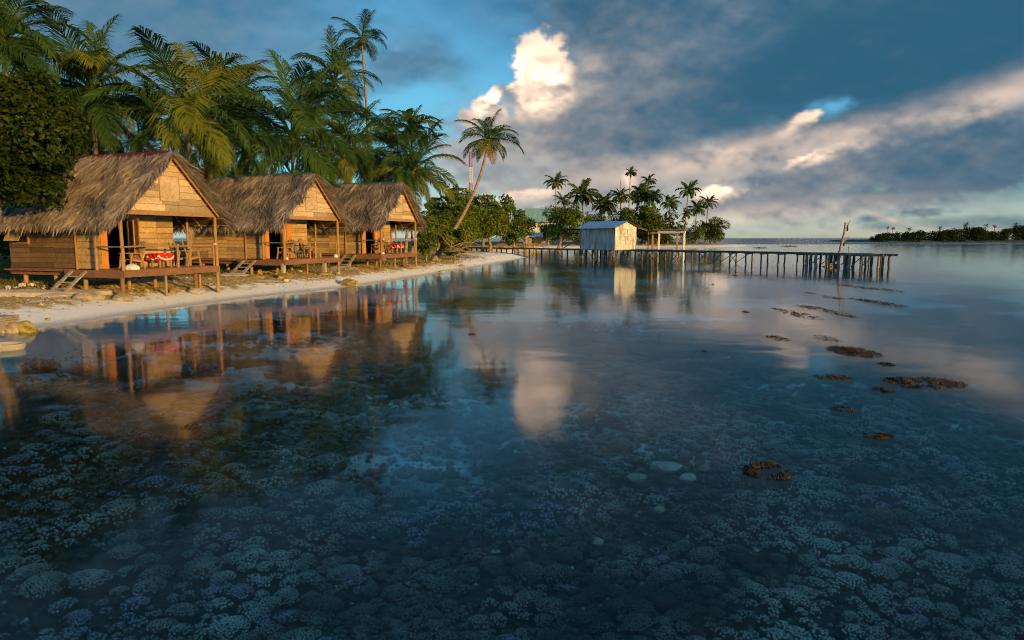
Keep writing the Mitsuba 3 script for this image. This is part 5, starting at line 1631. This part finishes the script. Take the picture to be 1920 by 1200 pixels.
# low jetty from the shack's platform to the beach
low = thing("landing_stage", "narrow low jetty leading left from the shack to the beach", "jetty")
KN = unit(K1 - K0); KS = np.array([-KN[1], KN[0]]); KL = float(np.linalg.norm(K1 - K0))
kp = lambda s, t, z: np.array([*(K0 + KN * s + KS * t), z])
for i in range(int(KL / 0.36)):
    m = MB(); m.beam(kp(i * .36, -.62 + g.uniform(-.06, .06), ZJ - .03 + g.uniform(-.015, .015)), kp(i * .36, .62 + g.uniform(-.06, .06), ZJ - .03), 0.32, 0.05); put("plank", m, "mat_grey_wood", low)
for t in (-.5, .5):
    m = MB(); m.beam(kp(-.2, t, ZJ - .13), kp(KL, t, ZJ - .13), 0.07, 0.14); put("stringer", m, "mat_grey_wood", low)
s = 0.4
while s < KL:
    for t in (-.5, .5):
        q = kp(s, t, 0)
        z0 = min(G(q[0], q[1]), 0.2) - 0.4
        m = MB(); m.tube([kp(s + g.uniform(-.1, .1), t, z0), kp(s, t, ZJ - .06)], g.uniform(.08, .11), 7); put("stilt", m, "mat_post" if g.uniform() < .6 else "mat_grey_wood", low, smooth=50)
    if g.uniform() < .25:
        m = MB(); m.beam(kp(s, .5, .1), kp(s + 1.0, .5, ZJ - .2), 0.06, 0.08); put("brace", m, "mat_post", low)
    s += g.uniform(2.0, 2.7)
m = MB(); a = kp(KL - 3.5, -1.2, 0.25); b = kp(KL - 8.5, -1.2, 0.10); m.tube([a, a + (b - a) * .5 + [0, 0, .05], b], [.28, .30, .22], 9)
put("drift_log", m, "mat_trunk", smooth=50, label="dark log lying on the sand under the narrow low jetty", cat="log")

# white frame at the jetty
fr = thing("post_frame", "empty white painted frame of posts beside the jetty right of the shack", "frame")
A, B = at(1235, 470, 84.5), at(1282, 470, 82.5)
C, D = at(1223, 470, 87.5), at(1269, 470, 85.5)
for q, mat, zt in ((A, "mat_white", 3.22), (B, "mat_white", 3.22), (C, "mat_post", 3.15), (D, "mat_post", 3.15)):
    m = MB(); m.box((q[0] - .11, q[1] - .11, -0.7), (q[0] + .11, q[1] + .11, zt - 0.003)); put("post", m, mat, fr)
m = MB(); m.beam([A[0] - .16, A[1], 3.36], [B[0] + .16, B[1], 3.36], 0.2, 0.27); put("cross_beam", m, "mat_white", fr)
m = MB(); m.beam([C[0] - .3, C[1], 3.28], [D[0] + .3, D[1], 3.28], 0.14, 0.22); put("cross_beam", m, "mat_pale_wood", fr)
for P_, Q_ in ((A, C), (B, D)):
    m = MB(); m.beam([P_[0], P_[1] - .3, 3.57], [Q_[0], Q_[1] + .3, 3.53], 0.12, 0.10); put("purlin", m, "mat_post", fr)
m = MB(); m.beam([A[0] - .55, A[1] + 1, 3.66], [B[0] + .45, B[1] + 1, 3.66], 0.12, 0.09); put("purlin", m, "mat_post", fr)

# house with the pale green roof, open shed, retaining wall, radio mast
hs = thing("green_roof_house", "house with a pale blue green roof among the trees beyond the bay", "house")
Y = 196
c = at(1016, 440, Y); zg = G(c[0], c[1])
hw, hd, ze, zr = 6.2, 4.0, at(1000, 416, Y)[2], at(1016, 391, Y)[2]
m = MB(); m.box((c[0] - hw + 1, Y - hd + .6, zg), (c[0] + hw - 1, Y + hd - .6, ze)); put("wall", m, "mat_siding", hs)
rk = key_of("roof", hs)
m = MB()
for sg in (-1, 1):
    m.prism([[c[0] - hw + 1.6, Y, zr], [c[0] + hw - .8, Y, zr], [c[0] + hw, Y + sg * (hd + .7), ze - .1], [c[0] - hw, Y + sg * (hd + .7), ze - .1]], np.zeros(3), np.array([0, 0, -0.12]))
scene[rk] = mikit.ply(m.get()[0], "mat_roof_teal")
for i in range(8):
    x0 = c[0] - hw + (2 * hw) * i / 8; f_ = lambda x: c[0] + (x - c[0]) * 0.82 + 0.3
    m = MB(); m.prism([[f_(x0 + .03), Y - .02, zr + .05], [f_(x0 + 2 * hw / 8 - .03), Y - .02, zr + .05], [x0 + 2 * hw / 8 - .03, Y - hd - .75, ze - .04], [x0 + .03, Y - hd - .75, ze - .04]], np.zeros(3), np.array([0, 0, -0.03]))
    put("panel", m, "mat_roof_teal", rk)
for x in (-3, 0.5, 3.2):
    m = MB(); m.box((c[0] + x - .6, Y - hd + .55, zg + .9), (c[0] + x + .6, Y - hd + .597, zg + 2.0)); put("window", m, "mat_black", hs)
sh = thing("open_shed", "small open boat shed with pale roof and lit shelves below the green roofed house", "shed")
Y = 172
a, b = at(990, 452, Y), at(1014, 452, Y)
zg = G((a[0] + b[0]) / 2, Y)
for x in (a[0], (a[0] + b[0]) / 2 + .3, b[0]):
    for y in (Y - 1.3, Y + 1.3):
        m = MB(); m.tube([[x, y, zg - .3], [x, y, zg + 2.5]], .09, 6); put("post", m, "mat_post", sh)
m = MB(); m.prism([[a[0] - .5, Y - 1.8, zg + 2.5], [b[0] + .5, Y - 1.8, zg + 2.5], [b[0] + .5, Y + 1.8, zg + 3.4], [a[0] - .5, Y + 1.8, zg + 3.4]], np.zeros(3), np.array([0, 0, -.08])); put("roof", m, "mat_white", sh)
m = MB(); m.box((a[0] + .1, Y + .9, zg), (b[0] - .1, Y + 1.15, zg + 2.3)); put("back_wall", m, "mat_weave", sh)
for z in (.7, 1.4):
    m = MB(); m.box((a[0] + 1.0, Y - .9, zg + z), (b[0] - .1, Y - .2, zg + z + .1)); put("shelf", m, "mat_post", sh)
m = MB(); m.box((a[0] + .15, Y - 1.2, zg), (a[0] + .9, Y - .6, zg + 2.0)); put("door", m, "mat_pale_wood", sh)
rw = thing("stone_edging", "low brown stone edging and plank terrace behind the narrow jetty", "retaining wall")
g = np.random.default_rng(15)
p0, p1 = np.array([-3.0, 118.0]), np.array([6.8, 158.0])
for i in range(34):
    t = (i + .5) / 34
    q = p0 + (p1 - p0) * t + np.array([-1.2, 0.2])
    z = G(q[0], q[1])
    put("stone", rock((q[0], q[1], z + .22), (0.55, 0.75, 0.45), 300 + i, 2, 0.25), "mat_yellow_stone" if i % 3 else "mat_stone", rw, smooth=True)
pl = thing("plank_terrace", "long brown plank platform above the beach behind the narrow jetty", "platform")
for i in range(4):
    m = MB(); m.beam([-5.5 + i * .1, 126 + i * 1.2, 1.55], [6.5 + i * .3, 139 + i * 1.2, 1.45], 1.1, 0.16); put("plank", m, "mat_deck", pl)
for i in range(7):
    t = i / 6
    m = MB(); x, y = -5.3 + 11.6 * t, 126.2 + 12.6 * t; m.tube([[x, y, -.3], [x, y, 1.45]], .11, 6); put("post", m, "mat_post", pl)
Y = 240
c = at(883, 440, Y)
tw = thing("radio_mast", "thin red and white lattice radio mast rising behind the trees", "radio mast")
zt, zb = at(883, 284, Y)[2], 0.5
nsec = 12
for i in range(nsec):
    z0, z1 = zb + (zt - zb) * i / nsec, zb + (zt - zb) * (i + 1) / nsec
    m = MB()
    r = 0.62
    lg = [np.array([c[0] + r * math.cos(a), Y + r * math.sin(a), 0]) for a in (0.3, 2.39, 4.49)]
    for j in range(3):
        m.tube([lg[j] + [0, 0, z0], lg[j] + [0, 0, z1]], .10, 5)
        for k_ in range(3):
            za, zb_ = z0 + (z1 - z0) * k_ / 3, z0 + (z1 - z0) * (k_ + 1) / 3
            m.tube([lg[j] + [0, 0, za], lg[(j + 1) % 3] + [0, 0, zb_]], .055, 4)
    put("lattice_section", m, "mat_tower_red" if (i // 2) % 2 else "mat_white", tw)

# ------------------------------------------------------------------ far island
g = np.random.default_rng(33)
IY = 520
xa, xb = at(1632, 447, IY)[0], at(2080, 447, IY)[0]
ix = np.linspace(xa - 6, xb, 80)
v, f = sheet(ix, np.linspace(IY - 14, IY + 80, 12), lambda X, Y: 1.6 * np.clip((X - xa + 6) / 12, 0, 1) * np.clip(1 - ((Y - IY - 33) / 47) ** 2, 0, 1) ** 0.2 * 1.0 - 0.1)
put("island", trimesh.Trimesh(v, f, process=False), "mat_island", smooth=True, kind="structure", label="low flat island on the right horizon")
m = MB()
prof = np.array([(1632, 444), (1645, 440), (1660, 436), (1685, 434), (1710, 432), (1740, 432), (1770, 430), (1800, 428), (1820, 424), (1840, 426), (1858, 433), (1875, 431), (1890, 427), (1905, 422), (1920, 421), (1960, 420), (2080, 418)], float)
cen, rad = [], []
for i in range(330):
    px = g.uniform(1636, 2075)
    Y = IY + g.uniform(-13, 26)
    top = np.interp(px, prof[:, 0], prof[:, 1]) + g.uniform(-1.5, 4)
    c = at(px, top, Y)
    r = g.uniform(1.5, 2.9)
    for zz in (c[2] - r, c[2] - 2.4 * r, c[2] - 4 * r):
        if zz > -0.5:
            cen.append([c[0] + g.uniform(-1, 1), c[1], zz]); rad.append(r)
leaf_cloud(m, cen, rad, 46000, 0.6, DARK * 0.7, g, 0.85)
put("island_wood", m, "mat_leaf", kind="stuff", label="dark mass of trees covering the far island", cat="wood")
for i, (px, py, r, nm) in enumerate([(1664, 427, 4.5, "leftmost small palm above the far island's trees"), (1674, 429, 4.5, "second small palm close beside the leftmost one on the far island"), (1810, 422, 7, "largest wind bent palm of the far island"), (1849, 423, 5, "island palm right of the largest one"), (1865, 425, 5, "second island palm right of the largest one"), (1905, 421, 6, "island palm nearest the right edge of the picture"), (1705, 430, 5, "low island palm, third from the left"), (1762, 428, 5, "low island palm left of the largest one")]):
    palm_at(nm, px, py, IY + 4, r * 1.0, 12, 200 + i, tint=0.0, trunk_r=0.3, lod=1, wind=(0.9, 0), whole=True, group="palms on the far island", dry=0)
